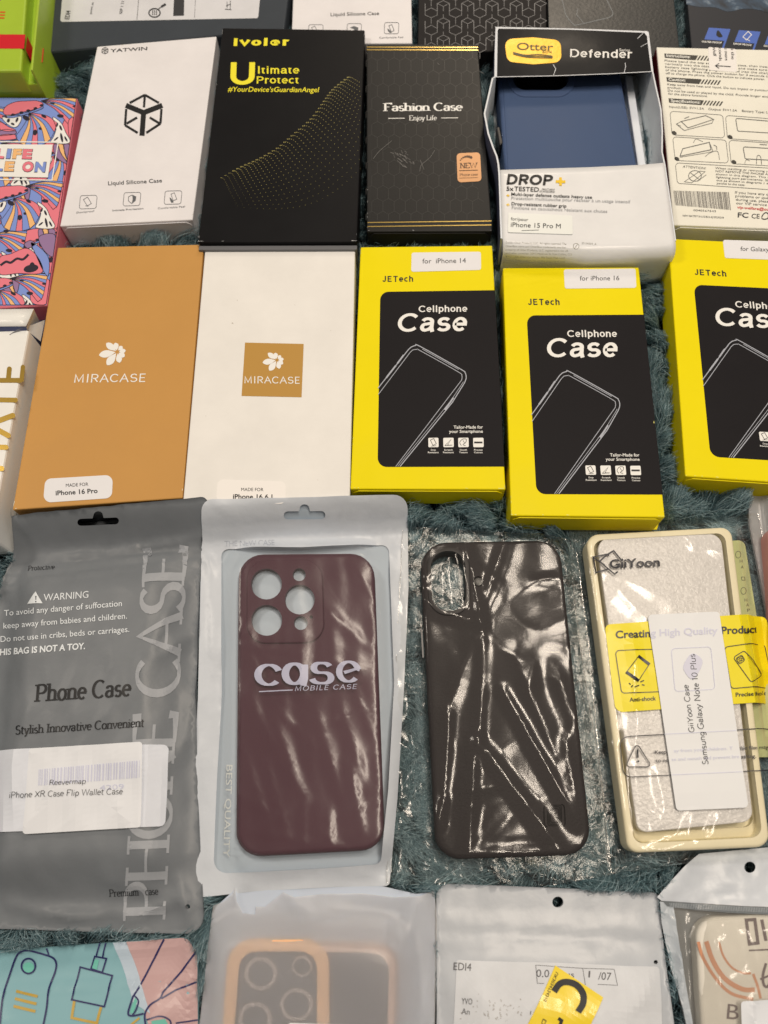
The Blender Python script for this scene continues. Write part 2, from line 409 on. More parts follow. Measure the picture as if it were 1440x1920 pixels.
def sans(s, thick=.17, track=0.0, squash=1.0):
    """heavy grotesque lettering from the single strokes"""
    k = ('sn', s, thick, track, squash)
    if k in _tc: return _tc[k]
    pieces = []; X = 0
    for ch in s:
        wd, ss = GS[ch]
        for st in ss:
            st = [(a, b*1.14 if (ch.islower() and 0 <= b <= XH+.01) else b) for a, b in st]
            P = [np.array((X+a, thick/2+b*(1-thick))) for a, b in st]
            for e, q in ((0, 1), (-1, -2)):
                d = P[e]-P[q]; n_ = np.linalg.norm(d)
                if abs(d[1]) > 1.5*abs(d[0]) and min(abs(st[e][1]-v) for v in (0, XH*1.14, 1, 1.02, -.3)) < .03: P[e] = P[e]+d/n_*thick/2
            pieces.append(ribbon(P, lambda th: thick*(.80+.20*abs(math.sin(th)))))
        X += wd+thick*.55+track
    x0 = min(v[0] for V, F in pieces for v in V); x1 = max(v[0] for V, F in pieces for v in V)
    pieces = [([(a-x0, b) for a, b in V], F) for V, F in pieces]
    _tc[k] = (pieces, x1-x0); return _tc[k]
def strokes(s, thick=.15, thin=.05, serif=True, slope=0.0, jit=0.0, seed=3, track=0.0):
    k = ('st', s, thick, thin, serif, slope, jit, track)
    if k in _tc: return _tc[k]
    rnd = random.Random(seed); pieces = []; X = 0
    for ch in s:
        wd, ss = GL[ch]
        jy = rnd.uniform(-jit, jit); js = 1+rnd.uniform(-jit, jit)*1.5
        for st in ss:
            P = [(X+px_*js+slope*py_, py_*js+jy) for px_, py_ in st]
            pieces.append(ribbon(P, lambda th: thin+(thick-thin)*abs(math.sin(th)) if serif else thick))
            if serif:
                for (ax, ay), (bx, by) in ((P[0], P[1]), (P[-1], P[-2])):
                    if len(st) <= 5 or ay < .02:
                        if abs(ax-bx-slope*(ay-by)) < .06 or (ch in 'AVWXYvwyxM' and abs(ay-by) > .3):
                            if abs(ay-by) > .12 and min(abs(ay-q) for q in (0, 1, XH, 1.02, -.3)) < .03:
                                hw = thick*.95+.03; sgn = 1 if by > ay else -1
                                lo = ay; hi = ay+sgn*thin*.9
                                left = hw if not (ch in 'hnmrupl' and ay > .5) else hw
                                right = hw if not (ch in 'hnmrupil' and ay > .5) else thick*.4
                                pieces.append(([(ax-left, lo), (ax+right, lo), (ax+right, hi), (ax-left, hi)], [(0, 1, 2, 3)]))
        X += wd*js+track
    x0 = min(v[0] for V, F in pieces for v in V); x1 = max(v[0] for V, F in pieces for v in V)
    pieces = [([(a-x0, b) for a, b in V], F) for V, F in pieces]
    _tc[k] = (pieces, x1-x0); return _tc[k]
def ribbon(P, wf, closed=False):
    P = [np.asarray(p, float) for p in P]
    Q = [P[0]]
    for p in P[1:]:
        if np.linalg.norm(p-Q[-1]) > 1e-9: Q.append(p)
    if closed and np.linalg.norm(Q[0]-Q[-1]) < 1e-9: Q.pop()
    P = Q; n = len(P); V = []; F = []
    for i in range(n):
        a = P[i]-P[i-1] if (i > 0 or closed) else P[1]-P[0]
        b = P[(i+1) % n]-P[i] if (i < n-1 or closed) else P[-1]-P[-2]
        a = a/np.linalg.norm(a); b = b/np.linalg.norm(b); t = a+b
        if np.linalg.norm(t) < .2: t = b
        t = t/np.linalg.norm(t); nn = np.array([-t[1], t[0]]); m = 1/max(.45, abs(np.dot(nn, [-b[1], b[0]])))
        h = wf(math.atan2(t[1], t[0]))/2*m
        V += [tuple(P[i]+nn*h), tuple(P[i]-nn*h)]
    for i in range(n if closed else n-1):
        j = (i+1) % n; F.append((2*i, 2*i+1, 2*j+1, 2*j))
    return (V, F)

class Ink:
    """collects printed shapes given in pixels on one surface; one mesh"""
    def __init__(s, surf, lift=.00012, hom=None): s.S = surf; s.l = lift; s.V = []; s.F = []; s.n = 0; s.h = hom; s.marks = []; s.st = .000006
    def mark(s): s.marks.append((len(s.V), len(s.F))); return s
    def add(s, V, F):
        lf = s.l+(s.n % 9)*s.st; s.n += 1
        if s.h: V = [s.h(p) for p in V]
        if s.S.curved:
            bm = bmesh.new(); vs = []
            for p in V:
                q = s.S.at(p[0], p[1], 0); vs.append(bm.verts.new(q))
            for f in F:
                try: bm.faces.new([vs[i] for i in f])
                except ValueError: pass
            bmesh.ops.triangulate(bm, faces=bm.faces)
            for _ in range(4):
                e = [e for e in bm.edges if e.calc_length() > .0026]
                if not e: break
                bmesh.ops.subdivide_edges(bm, edges=e, cuts=1); bmesh.ops.triangulate(bm, faces=bm.faces)
            b = len(s.V); bm.verts.index_update()
            for v in bm.verts: s.V.append((v.co.x, v.co.y, s.S.f(v.co.x, v.co.y)+lf))
            for f in bm.faces: s.F.append(tuple(b+v.index for v in f.verts))
            bm.free(); return s
        b = len(s.V)
        for p in V: s.V.append(s.S.at(p[0], p[1], lf))
        for f in F: s.F.append(tuple(b+i for i in f))
        return s
    def poly(s, P):
        r = delaunay_2d_cdt([Vector((float(p[0]), float(p[1]))) for p in P], [], [list(range(len(P)))], 1, 1e-6)
        return s.add([tuple(p) for p in r[0]], r[2])
    def polyh(s, P, holes):
        cv = [Vector((float(p[0]), float(p[1]))) for p in P]; cf = [list(range(len(P)))]
        for h in holes: b = len(cv); cv += [Vector((float(p[0]), float(p[1]))) for p in h]; cf.append(list(range(b, len(cv))))
        r = delaunay_2d_cdt(cv, [], cf, 2, 1e-6); return s.add([tuple(p) for p in r[0]], r[2])
    def line(s, P, wd, closed=False): V, F = ribbon(P, lambda t: wd, closed); return s.add(V, F)
    def text(s, body, p0, p1, cap, slant=0.0, bold=0.0, font='sans', spacing=1.0, up=None, sub=None, **k):
        pcs, wid = glyphs(body, bold, spacing) if font == 'sans' else sans(body, **k) if font == 'heavy' else strokes(body, **k)
        p0 = np.asarray(p0, float); p1 = np.asarray(p1, float); d = (p1-p0)/np.linalg.norm(p1-p0)
        u = np.array([d[1], -d[0]])*cap if up is None else np.asarray(up, float)
        u = u+d*cap*slant
        for V, F in pcs:
            s.add([tuple(p0+(p1-p0)*(a/wid)+u*b) for a, b in V], F)
        return s
    def build(s, name, mat, parent, label=None):
        if not s.F: return None
        cut = [m_ for m_ in s.marks if m_[1] < len(s.F)]
        if len(cut) < 2: return link(name, s.V, s.F, mat, parent, label=label)
        cut[0] = (0, 0); cut.append((len(s.V), len(s.F))); o = None
        for (v0, f0), (v1, f1) in zip(cut[:-1], cut[1:]):
            if f1 > f0: o = link(name, s.V[v0:v1], [tuple(i-v0 for i in f) for f in s.F[f0:f1]], mat, parent)
        return o

def tape(name, outline, surf, mat, parent, th=.00016, lift=0.00005, label=None):
    """a stuck-on paper label: outline in pixels"""
    k = Ink(surf, lift+th); k.poly(outline); n = len(k.V)
    if surf.curved: return k.build(name, mat, parent, label)
    V = list(k.V); V2 = [np.asarray(v)-np.array(surf.n)*th for v in V]
    cnt = {}
    for f in k.F:
        for i in range(len(f)): e = (f[i], f[(i+1) % len(f)]); cnt[e] = 1
    side = [(a, a+n, b+n, b) for a, b in cnt if (b, a) not in cnt]
    return link(name, V+V2, k.F+side, mat, parent, label=label)

# ================================================================== the boxes
WHITE = (233, 217, 202)
def BOX(name, label, cat, c, z, mat, group=None, bevel=.0007, body='body', r=0, zb=0.0, foot=True):
    T = [G(p[0], p[1], z) for p in c]; ctr = sum(T)/4
    t = thing(name, label, cat, ctr, group)
    t.location.z = zb
    b = prism(body, T, zb, mat, t, bevel)
    if foot: FOOT.append(([p[:2] for p in T], 2))
    return t, Flat(z), T
def end_flap(t, T, z, mat, zb=0.0, ins=.0015, th=.0004, name='end_flap'):
    a, b = np.array(T[3]), np.array(T[2]); u = (b-a)/np.linalg.norm(b-a); n = np.array([u[1], -u[0], 0])
    L = np.linalg.norm(b-a); P = []
    prof = [(ins, zb+.001), (L-ins, zb+.001), (L-ins, z-.004), (L-ins-.003, z-.0014), (ins+.003, z-.0014), (ins, z-.004)]
    V = []
    for d in (0.0002, th+.0003):
        for s_, h in prof: p = a+u*s_+n*d; V.append((p[0], p[1], h))
    k = len(prof); F = [tuple(range(k)), tuple(range(2*k-1, k-1, -1))]+[(i, i+k, (i+1) % k+k, (i+1) % k) for i in range(k)]
    return link(name, V, F, mat, t)
def rect_from_left(tl, bl, wd, z, flip=1):
    a, b = G(*tl, z), G(*bl, z); v = (a-b)/np.linalg.norm(a-b); u = np.array([v[1], -v[0], 0])*flip
    return [tl, PX(a+u*wd), PX(b+u*wd), bl]
def wear(t, T, z, mat, n=14, seed=1, size=.0006):
    """pale scuffs where the print has rubbed off along the edges"""
    rnd = random.Random(seed); V = []; F = []
    for i in range(n):
        k = rnd.choice([0, 1, 2, 3, 3, 2]); a, b = np.array(T[k]), np.array(T[(k+1) % 4])
        s_ = rnd.choice([rnd.uniform(0, 1), rnd.uniform(0, .03), rnd.uniform(.97, 1)]); p = a+(b-a)*s_; c = sum(T)/4
        d = (c-p)/np.linalg.norm(c-p); e = (b-a)/np.linalg.norm(b-a); L = size*rnd.uniform(.5, 2.2); wd = size*rnd.uniform(.3, .8)
        p = p+d*.0007; q = len(V); zz = z+.00007+.000004*(i % 7)
        for du, dv in ((-L, 0), (-L*.2, wd*.6), (L*.7, wd), (L, 0), (0, -wd*.4)):
            r_ = p+e*du+d*dv; V.append((r_[0], r_[1], zz))
        F.append(tuple(range(q, q+5)))
    return link('worn_edge', V, F, mat, t)

ink_black = INK('black_ink', (26, 25, 25), .5)
ink_grey = INK('grey_ink', (95, 92, 88), .55)
ink_pale = INK('pale_grey_ink', (160, 152, 142), .55)
ink_white = INK('white_ink', (240, 228, 215), .5)
paper = CARD('label_paper', (233, 219, 209), .55, var=.015)
worn = M('worn_board', (205, 195, 180), .7)

# --- white silicone-case boxes (one in full, one behind) ---
m_white = CARD('white_board', WHITE, .42, coat=.15)
ph_icons = {}
def phone_icon(k, c, s, rot=.5, wd=1.0):
    k.line(rot_rect(c, s*.5, s*.85, rot), wd, True)
def rot_rect(c, w_, h_, a):
    return [(c[0]+dx*w_*math.cos(a)-dy*h_*math.sin(a), c[1]+dx*w_*math.sin(a)+dy*h_*math.cos(a)) for dx, dy in ((-.5, -.5), (.5, -.5), (.5, .5), (-.5, .5))]
t, S, T = BOX('phone_case_box', 'white silicone case box with black cube logo, beside the patterned box', 'box', [(182, 87), (406, 68), (361, 412), (112, 424)], .019, m_white, 'white silicone case boxes')
end_flap(t, T, .019, m_white)
k = Ink(S)
k.text('YATWIN', (207, 98.5), (276, 94), 6.5, bold=.012, slant=.1)
k.build('brand_lettering', ink_black, t)
def cube_logo(k, c, s, sl=-.07, wd=4.4, big=9.6):
    P = lambda a, b: (c[0]+a*s-b*s*sl, c[1]-b*s)
    hexp = [(0, 1), (.87, .5), (.87, -.5), (0, -1), (-.87, -.5), (-.87, .5)]
    for a, b in (((-.72, .6), (0, 1)), ((0, 1), (.72, .6)), ((.87, .3), (.87, -.42)), ((.87, -.42), (.2, -.88)), ((-.22, -.88), (-.87, -.5)), ((-.87, -.5), (-.87, .3))):
        k.line([P(*a), P(*b)], wd)
    k.line([P(0, .95), P(0, .38)], wd); k.line([P(-.8, -.42), P(-.3, -.12)], wd); k.line([P(.8, -.4), P(.32, -.12)], wd)
    k.line([P(-.9, .48), P(0, .12)], big); k.line([P(.9, .48), P(0, .12)], big); k.line([P(0, .16), P(0, -1.02)], big)
k = Ink(S); cube_logo(k, (269, 216), 38); k.build('cube_logo', ink_black, t)
k = Ink(S); cube_logo(k, (197, 95.3), 6.5, wd=1.1, big=1.7)
k.text('Liquid Silicone Case', (203, 347.5), (304, 342), 7.5, bold=.01); k.build('product_lettering', INK('dark_grey_ink', (60, 57, 54)), t)
k = Ink(S)
def frame(cx, cy): k.mark(); k.line(rq([(cx-14.5, cy-12), (cx+17, cy-12.8), (cx+14.5, cy+12), (cx-17, cy+13)], 4, 4), .9, True)
frame(165.5, 379)
k.line(rot_rect((164, 378), 9, 14, -.55), 1, True); k.line([(160, 386), (166, 387)], .8); k.text('Shockproof', (143, 400.5), (177, 397.5), 3.6, slant=.2)
frame(247.5, 373.5)
k.poly([(248, 366), (255, 369), (254, 376), (247, 382), (249, 374)]); k.line([(241, 369), (248, 366), (255, 369), (254, 376), (247, 382), (241, 377)], 1, True); k.text('Intimate Prortection', (211, 396.5), (269, 392.5), 3.4, bold=.01)
frame(324.5, 370.5)
k.line(rot_rect((326, 369), 7, 13, -.35), 1, True); k.poly([(318, 370), (321, 372), (326, 379), (322, 381), (319, 376)])
k.text('Comfortable Peel', (296, 392.5), (347, 389), 3.6)
k.build('feature_icon', ink_grey, t)
wear(t, T, .019, CARD('bare_board', (200, 180, 150)), 6, 5)

c8 = [(556, -160), (768, -165), (773, 81), (546, 82)]
t, S, T = BOX('phone_case_box', 'white silicone case box half hidden behind the black box with gold dots', 'box', c8, .019, m_white, 'white silicone case boxes')
k = Ink(S); k.text('Liquid Silicone Case', (620, 30.5), (711, 28), 6.5, bold=.01); k.build('product_lettering', MATS['dark_grey_ink'], t)
k = Ink(S)
def frame(cx, cy): k.mark(); k.line(rq([(cx-13, cy-10.5), (cx+14, cy-10.5), (cx+13, cy+10.5), (cx-13.5, cy+10.5)], 3.5, 4), .9, True)
frame(592, 57); k.line(rot_rect((590, 56), 7, 12, -.5), .9, True)
frame(664, 55); k.poly([(656, 52), (664, 49), (672, 52), (671, 58), (664, 62), (664, 55)])
frame(734, 53); k.line(rot_rect((734, 53), 6, 12, -.35), 1, True); k.poly([(726, 54), (729, 55), (735, 61), (731, 62), (728, 59)])
k.text('Comfortable Feel', (711, 72.5), (756, 71.5), 3.3); k.build('feature_icon', ink_grey, t)

# --- black box with gold dot wave ---
m_blk = M('black_coated_card', (25, 23, 22), .40, .10, var=.06, vscale=30, bump=.00004, bscale=1500)
c = [(417, 52), (684, 56), (669, 453), (371, 454)]
t, S, T = BOX('phone_case_box', 'black box with bold yellow lettering and a sweeping wave of gold dots', 'box', c, .025, m_blk)
yel = INK('yellow_print', (245, 218, 42), .45)
k = Ink(S); k.text('ivoler', (438, 86.5), (542, 86), 13, font='heavy', thick=.27, track=.10, up=(1, -14.5)); k.build('brand_lettering', yel, t)
k = Ink(S); k.text('U', (431.5, 160), (477, 160), 43, font='heavy', thick=.20, up=(1.5, -43)); k.text('ltimate', (484, 138.5), (561, 138.5), 14, font='heavy', thick=.16); k.text('Protect', (481.5, 157), (560, 157), 13.5, font='heavy', thick=.16)
k.text("#YourDevice'sGuardianAngel", (427, 172), (597, 173), 9.5, slant=.2, bold=.008); k.build('slogan_lettering', yel, t)
k = Ink(S); edge = spline([(413, 334), (447, 315), (480, 300), (515, 280), (547, 253), (580, 224), (603, 193), (622, 168), (650, 146)], 6)
N_ = 38
for i in range(N_):
    f = i/(N_-1); q = f*(len(edge)-1); i0 = int(q); i1 = min(i0+1, len(edge)-1); e = edge[i0]+(edge[i1]-edge[i0])*(q-i0)
    L = 26+105*math.sin(math.pi*(.06+.84*f))**.65; a0 = math.radians(-35+5*f); a1 = math.radians(64-34*f)
    p = e.copy()
    for j in range(18):
        g = j/17; a = a0+(a1-a0)*min(1, g*3.2+.12); st = L/17*(.35+1.3*g)
        p = p+np.array([math.cos(a), math.sin(a)])*st
        s_ = (1.25 if g < .10 else .95)*(1-.45*g)*(1 if 2 < i < 41 else .6)
        if p[0] > 676: break
        k.add([(p[0]-s_, p[1]), (p[0], p[1]-s_), (p[0]+s_, p[1]), (p[0], p[1]+s_)], [(0, 1, 2, 3)])
k.build('dot_wave', INK('gold_dots', (158, 140, 74), .4), t)
lip = [np.array(p) for p in (T[3], T[2])]
u_ = (lip[1]-lip[0])/np.linalg.norm(lip[1]-lip[0]); n_ = np.array([u_[1], -u_[0], 0])
prism('lid_lip', [lip[0]+n_*.0002+[0, 0, -.003], lip[1]+n_*.0002+[0, 0, -.003], lip[1]+n_*.0035+[0, 0, -.003], lip[0]+n_*.0035+[0, 0, -.003]], .001, M('grey_card', (110, 104, 98), .5), t, .0004)
wear(t, T, .025, worn, 26, 3, .0005)

# --- dark patterned box with serif title and copper badge ---
m_fash = M('charcoal_coated_card', (42, 39, 35), .42, .14, var=.12, vscale=18, bump=.00005, bscale=1200)
t, S, T = BOX('phone_case_box', 'charcoal box with gold double lines, white serif title and copper badge', 'box', [(687, 83), (896, 83), (923, 433), (688, 434)], .02, m_fash)
end_flap(t, T, .02, M('black_card', (24, 21, 18), .5))
gold = INK('gold_foil', (205, 165, 85), .28, metal=.85)
k = Ink(S)
for y0 in (88.5, 93.5): k.mark(); k.line([(687.5, y0), (896, y0+.6)], 1.6)
for y0 in (416.5, 424): k.mark(); k.line([(689, y0+1), (921.5, y0-2)], 1.6)
k.build('gold_line', gold, t)
k = Ink(S, .00006); hx = INK('dark_line_ink', (56, 52, 47), .4, spec=.25)
rnd = random.Random(4)
for r_ in range(14):
    for q in range(11):
        X = 697+q*21+(r_ % 2)*10.5; Y = 108+r_*24
        if X > 905 or Y > 405: continue
        k.line([(X-10.5, Y+6), (X, Y), (X+10.5, Y+6)], .8); k.line([(X, Y), (X, Y-12)], .8); k.line([(X-10.5, Y+6), (X-10.5, Y+17)], .8)
k.build('hexagon_pattern', hx, t)
k = Ink(S); k.text('Fashion Case', (718, 208.5), (868, 207.5), 14.5, font='serif', thick=.2, thin=.07); k.text('Enjoy Life', (767, 226), (819, 225.5), 9, font='serif', thick=.14, thin=.06)
k.line([(728, 222.3), (759, 222)], 1.2); k.line([(827, 221.6), (859, 221.2)], 1.2); k.build('title_lettering', ink_white, t)
cop = M('copper_foil', (196, 140, 92), .42, metal=.4)
b = tape('badge_sticker', rq([(856, 288), (900, 286), (903, 340), (858, 342.5)], 7), S, cop, t)
k = Ink(S, .0003); k.text('NEW', (862, 316), (896, 315), 9.5, font='serif', thick=.17, thin=.07); k.line([(861, 320.5), (896, 319.5)], 1.1)
k.text('Phone case', (862, 330.5), (896, 329.5), 4.5, font='serif', thick=.12, thin=.06); k.line([(861, 334.5), (896, 333.5)], .6)
for i in range(7): a = math.radians(205+i*16); k.poly(circ((876+14*math.cos(a), 306+12*math.sin(a)), 1.2+.25*i, n=8))
k.build('badge_lettering', INK('brown_ink', (92, 62, 40)), b)
k = Ink(S, .00016); rnd = random.Random(8)
for i in range(26):
    a = rnd.gauss(0, 1); X = 750+rnd.gauss(0, 9)+a*3; Y = 294+rnd.gauss(0, 7)+a*5
    k.line([(X, Y), (X+rnd.uniform(2, 9), Y+rnd.uniform(2, 8))], rnd.uniform(.4, 1.3))
for P in (((815, 282), (806, 296), (790, 310), (787, 322)), ((788, 300), (795, 318)), ((700, 298), (712, 283), (735, 264)), ((820, 118), (824, 122))): k.line(spline(P), .7)
k.build('scuff_mark', M('scuff', (112, 104, 94), .6), t)
wear(t, T, .02, worn, 16, 9, .0005)

# --- brown and white slim boxes with petal logo ---
def petal_logo(k, c, s, sk=0.0):
    for a, L, wd in ((190, 100, 40), (143, 80, 34), (107, 52, 30), (52, 40, 24), (9, 46, 24), (-32, 50, 27), (-72, 62, 32), (-125, 88, 42)):
        a = math.radians(a); d = np.array([math.cos(a), -math.sin(a)]); n = np.array([-d[1], d[0]]); P = []
        for i in range(13):
            g = i/12; hw = wd*.5*math.sin(math.pi*g**1.35)**.75 if 0 < g < 1 else 0
            P.append(d*(9+(L-9)*g)+n*hw)
        for i in range(11, 0, -1):
            g = i/12; hw = wd*.5*math.sin(math.pi*g**1.35)**.75; P.append(d*(9+(L-9)*g)-n*hw)
        k.poly([(c[0]+p[0]*s-p[1]*s*sk, c[1]+p[1]*s) for p in P])
m_brown = CARD('tan_board', (199, 140, 70), .5, var=.02, bump=.00006)
t, S, T = BOX('phone_case_box', 'tan brown slim box with white petal logo in its centre', 'box', [(108, 464), (382, 458), (342, 934), (23, 956)], .02, m_brown, 'slim boxes with petal logo')
k = Ink(S); petal_logo(k, (220, 660), .345, .08); k.build('petal_logo', ink_white, t)
k = Ink(S); k.text('MIRACASE', (139, 717.7), (272, 716.5), 16, font='heavy', thick=.125, track=.05, up=(1.8, -16)); k.build('brand_lettering', ink_white, t)
b = tape('paper_label', rq([(85, 898), (212, 890.5), (210, 934), (81, 943)], 13), S, paper, t)
k = Ink(S, .0003); k.mark(); k.text('MADE FOR', (124, 913.5), (166, 911), 6.5); k.mark(); k.text('iPhone 16 Pro', (105, 929), (183.5, 924.5), 9, bold=.02); k.build('label_lettering', ink_black, b)
wear(t, T, .02, M('pale_board', (235, 215, 180), .7), 5, 2, .0008)

t, S, T = BOX('phone_case_box', 'white slim box with brown square around a petal logo', 'box', [(385, 460), (666, 463), (656, 934), (343, 940)], .02, CARD('ivory_board', (235, 219, 198), .5), 'slim boxes with petal logo')
k = Ink(S); k.poly([(459.5, 642.5), (569.5, 645), (565.5, 745), (453, 742.5)]); k.build('logo_square', INK('tan_print', (186, 133, 55)), t)
k = Ink(S, .0002); petal_logo(k, (519.5, 675.5), .275, .03); k.build('petal_logo', ink_white, t)
k = Ink(S, .0002); k.text('MIRACASE', (458.5, 719), (562, 720), 13.3, font='heavy', thick=.125, track=.05); k.build('brand_lettering', ink_white, t)
b = tape('paper_label', rq([(409, 899), (536, 903.5), (536, 945), (405, 942)], 11), S, M('pale_label', (243, 232, 215), .5), t)
k = Ink(S, .0003); k.mark(); k.text('MADE FOR', (452.5, 921), (494, 921.3), 6.5); k.mark(); k.text('iPhone 16 6.1', (437, 935.5), (511, 936), 9, bold=.02); k.build('label_lettering', ink_black, b)
k = Ink(S, .0001)
for (X, Y, r_) in ((436, 606, 1.6), (445, 563, .8), (553, 572, .7), (386, 780, .7), (596, 900, .7), (620, 620, .6)): k.poly(circ((X, Y), r_, r_*.7, 8))
k.build('dirt_speck', M('dirt', (190, 172, 148), .8), t)

# --- yellow and black boxes ---
m_yel = CARD('yellow_board', (240, 209, 0), .45, var=.015, spec=.12)
m_char = M('charcoal_print', (33, 29, 28), .5, .07, var=.05, vscale=40, bump=.00004, bscale=1500)
m_line = INK('grey_line_ink', (172, 166, 162))
J14 = [(676, 463), (923, 460), (948, 918), (657, 917)]
def case_box(c, label, lab, textpos, body, cap):
    t, S, T = BOX('phone_case_box', label, 'box', c, .02, m_yel, 'yellow and black cellphone case boxes')
    end_flap(t, T, .02, m_yel)
    hm = homog(J14, c)
    k = Ink(S, .00008, hm); Lf = [(736, 547), (923, 544.3), (946, 875.2), (728, 875.5)]
    k.poly(rq([(713, 547.3), (927.6, 544.2), (945.6, 875), (708, 875.7)], [16, 0, 0, 17])); k.build('front_print', m_char, t)
    # the dark print runs over the edge on to the right side
    a, b = np.array(T[1]), np.array(T[2]); d = (b-a); n = np.array([-d[1], d[0], 0]); n = n/np.linalg.norm(n)
    p, q = a+d*.184+n*.0003, a+d*.906+n*.0003
    link('side_print', [(p[0], p[1], .0193), (q[0], q[1], .0193), (q[0], q[1], .0006), (p[0], p[1], .0006)], [(0, 1, 2, 3)], m_char, t)
    k = Ink(S, .00012, hm); k.text('JETech', (717, 528.7), (774.6, 528.3), 11, font='heavy', thick=.19, track=.06); k.build('brand_lettering', ink_black, t)
    k = Ink(S, .0002, hm); k.text('Cellphone', (785, 585.7), (876, 585), 12.3, font='heavy', thick=.17); k.text('Case', (743.5, 623.3), (873.5, 622), 36, slant=.15, font='heavy', thick=.175); k.build('title_lettering', ink_white, t)
    k = Ink(S, .0002, hm)
    k.line(spline([(709, 728), (735, 695), (766, 655.5)], 2)+spline([(771, 651), (779, 648.3), (788, 650), (862, 691.5), (872, 699), (874, 709), (871, 718)], 5)+[(848, 755), (750, 875)], 1.7)
    k.line([(709.3, 740), (769, 661)]+spline([(774, 656.5), (782, 655.5), (790, 659), (858, 697), (866, 705), (865.5, 713)], 5)+[(742, 875)], 1.2)
    k.line([(792, 655), (860, 693)], 1.0); k.line([(869, 716), (845, 752), (745.8, 875)], .9)
    for a, b in (((745, 682), (757, 666)), ((724, 709), (742, 686)), ((850, 746), (834, 769))): k.line([a, b], 3.0)
    k.build('phone_drawing', m_line, t)
    k = Ink(S, .0002, hm); k.text('Tailor-Made for', (850.5, 804), (905.4, 803.7), 6, bold=.012); k.text('your Smartphone', (842, 812), (905.4, 811.7), 6, bold=.012); k.build('claim_lettering', ink_white, t)
    k = Ink(S, .0002, hm)
    for x0, x1, w1, w2 in ((803, 822, 'Drop', 'Resistant'), (831, 850.5, 'Scratch', 'Resistant'), (859, 878.5, 'Smooth', 'Texture'), (887, 906.5, 'Precise', 'Cutouts')):
        k.mark(); k.poly(rq([(x0, 821.3), (x1, 821), (x1+.4, 838.6), (x0+.3, 838.9)], 2, 3)); m_ = (x0+x1)/2
        for wd_, yy in ((w1, 845.3), (w2, 850)): L = len(wd_)*1.13; k.text(wd_, (m_-L, yy), (m_+L, yy), 3.2, bold=.01)
    k.build('feature_icon', ink_white, t)
    k = Ink(S, .0003, hm); k.line(rot_rect((812.5, 829), 7, 11, -.45), 1, True); k.line([(808, 837), (818, 836)], .7)
    k.line([(834, 836), (846, 824), (839, 835), (848, 835), (834, 836)], .9); k.line(spline([(865, 836), (862, 830), (867, 824), (874, 824), (873, 830), (868, 834), (873, 836)]), 1.0); k.line([(868, 826), (871, 831)], .8)
    k.line([(889, 830), (904.5, 830)], 3.2); k.build('icon_drawing', ink_black, t)
    b = tape('paper_label', rq(lab, 4), S, paper, t)
    k = Ink(S, .0003); k.text(body, textpos[0], textpos[1], cap); k.build('label_lettering', INK('soft_black_ink', (55, 52, 50)), b)
    return t, S, T
t, S, T = case_box(J14, 'yellow and black case box labelled for iPhone 14', [(772, 474), (901.5, 472.3), (902, 506.3), (771, 510)], ((792, 494.5), (873.5, 493.3)), 'for  iPhone 14', 9.5)
J16 = [(943, 502), (1198, 501), (1247, 970), (958, 967)]
m_yw = M('pale_yellow_edge', (250, 232, 120), .6)
wear(t, T, .02, m_yw, 18, 21, .0005)
t, S, T = case_box(J16, 'yellow and black case box labelled for iPhone 16', [(1057, 505.5), (1191.5, 504), (1193, 540), (1059, 541.5)], ((1087, 526.5), (1161, 526)), 'for iPhone 16', 9)
wear(t, T, .02, m_yw, 18, 22, .0005); prism('tuck_tab', [G(*p, .003) for p in ((1206, 972), (1238, 973), (1232, 993), (1213, 993))], .0022, m_yel, t, .0003)
JG = rect_from_left((1253, 447), (1285, 893), .0845, .02)
t, S, T = case_box(JG, 'yellow and black case box labelled for Galaxy', [(1355, 450), (1487, 454), (1491, 489), (1359, 484)], ((1388, 470.7), (1450, 472.5)), 'for Galaxy S', 8.5)
wear(t, T, .02, m_yw, 14, 23, .0005); prism('tuck_tab', [G(*p, .003) for p in ((1276, 895), (1306, 898), (1292, 915), (1278, 915))], .0022, m_yel, t, .0003)
def wall(name, top, zb, th, mats, parent, side=1, base=None):
    """standing card wall under a world polyline: outer face, inner face and raw edge"""
    P = [np.asarray(p, float) for p in top]; n = len(P); V = []; F = []; I = []
    for i in range(n):
        a, b = P[max(i-1, 0)], P[min(i+1, n-1)]; t_ = (b-a)[:2]; t_ = t_/(np.linalg.norm(t_)+1e-9); nn = np.array([-t_[1], t_[0], 0])*side*th
        q = P[i] if base is None else np.asarray(base[i], float)
        V += [tuple(P[i]), tuple(P[i]+nn), (q[0], q[1], zb), (q[0]+nn[0], q[1]+nn[1], zb)]
    for i in range(n-1):
        a, b = 4*i, 4*i+4
        F += [(a, b, b+2, a+2), (a+1, a+3, b+3, b+1), (a, a+1, b+1, b)]; I += [0, 1, 2]
    F += [(0, 2, 3, 1), (4*n-4, 4*n-3, 4*n-1, 4*n-2)]; I += [2, 2]
    return link(name, V, F, mats, parent, I)

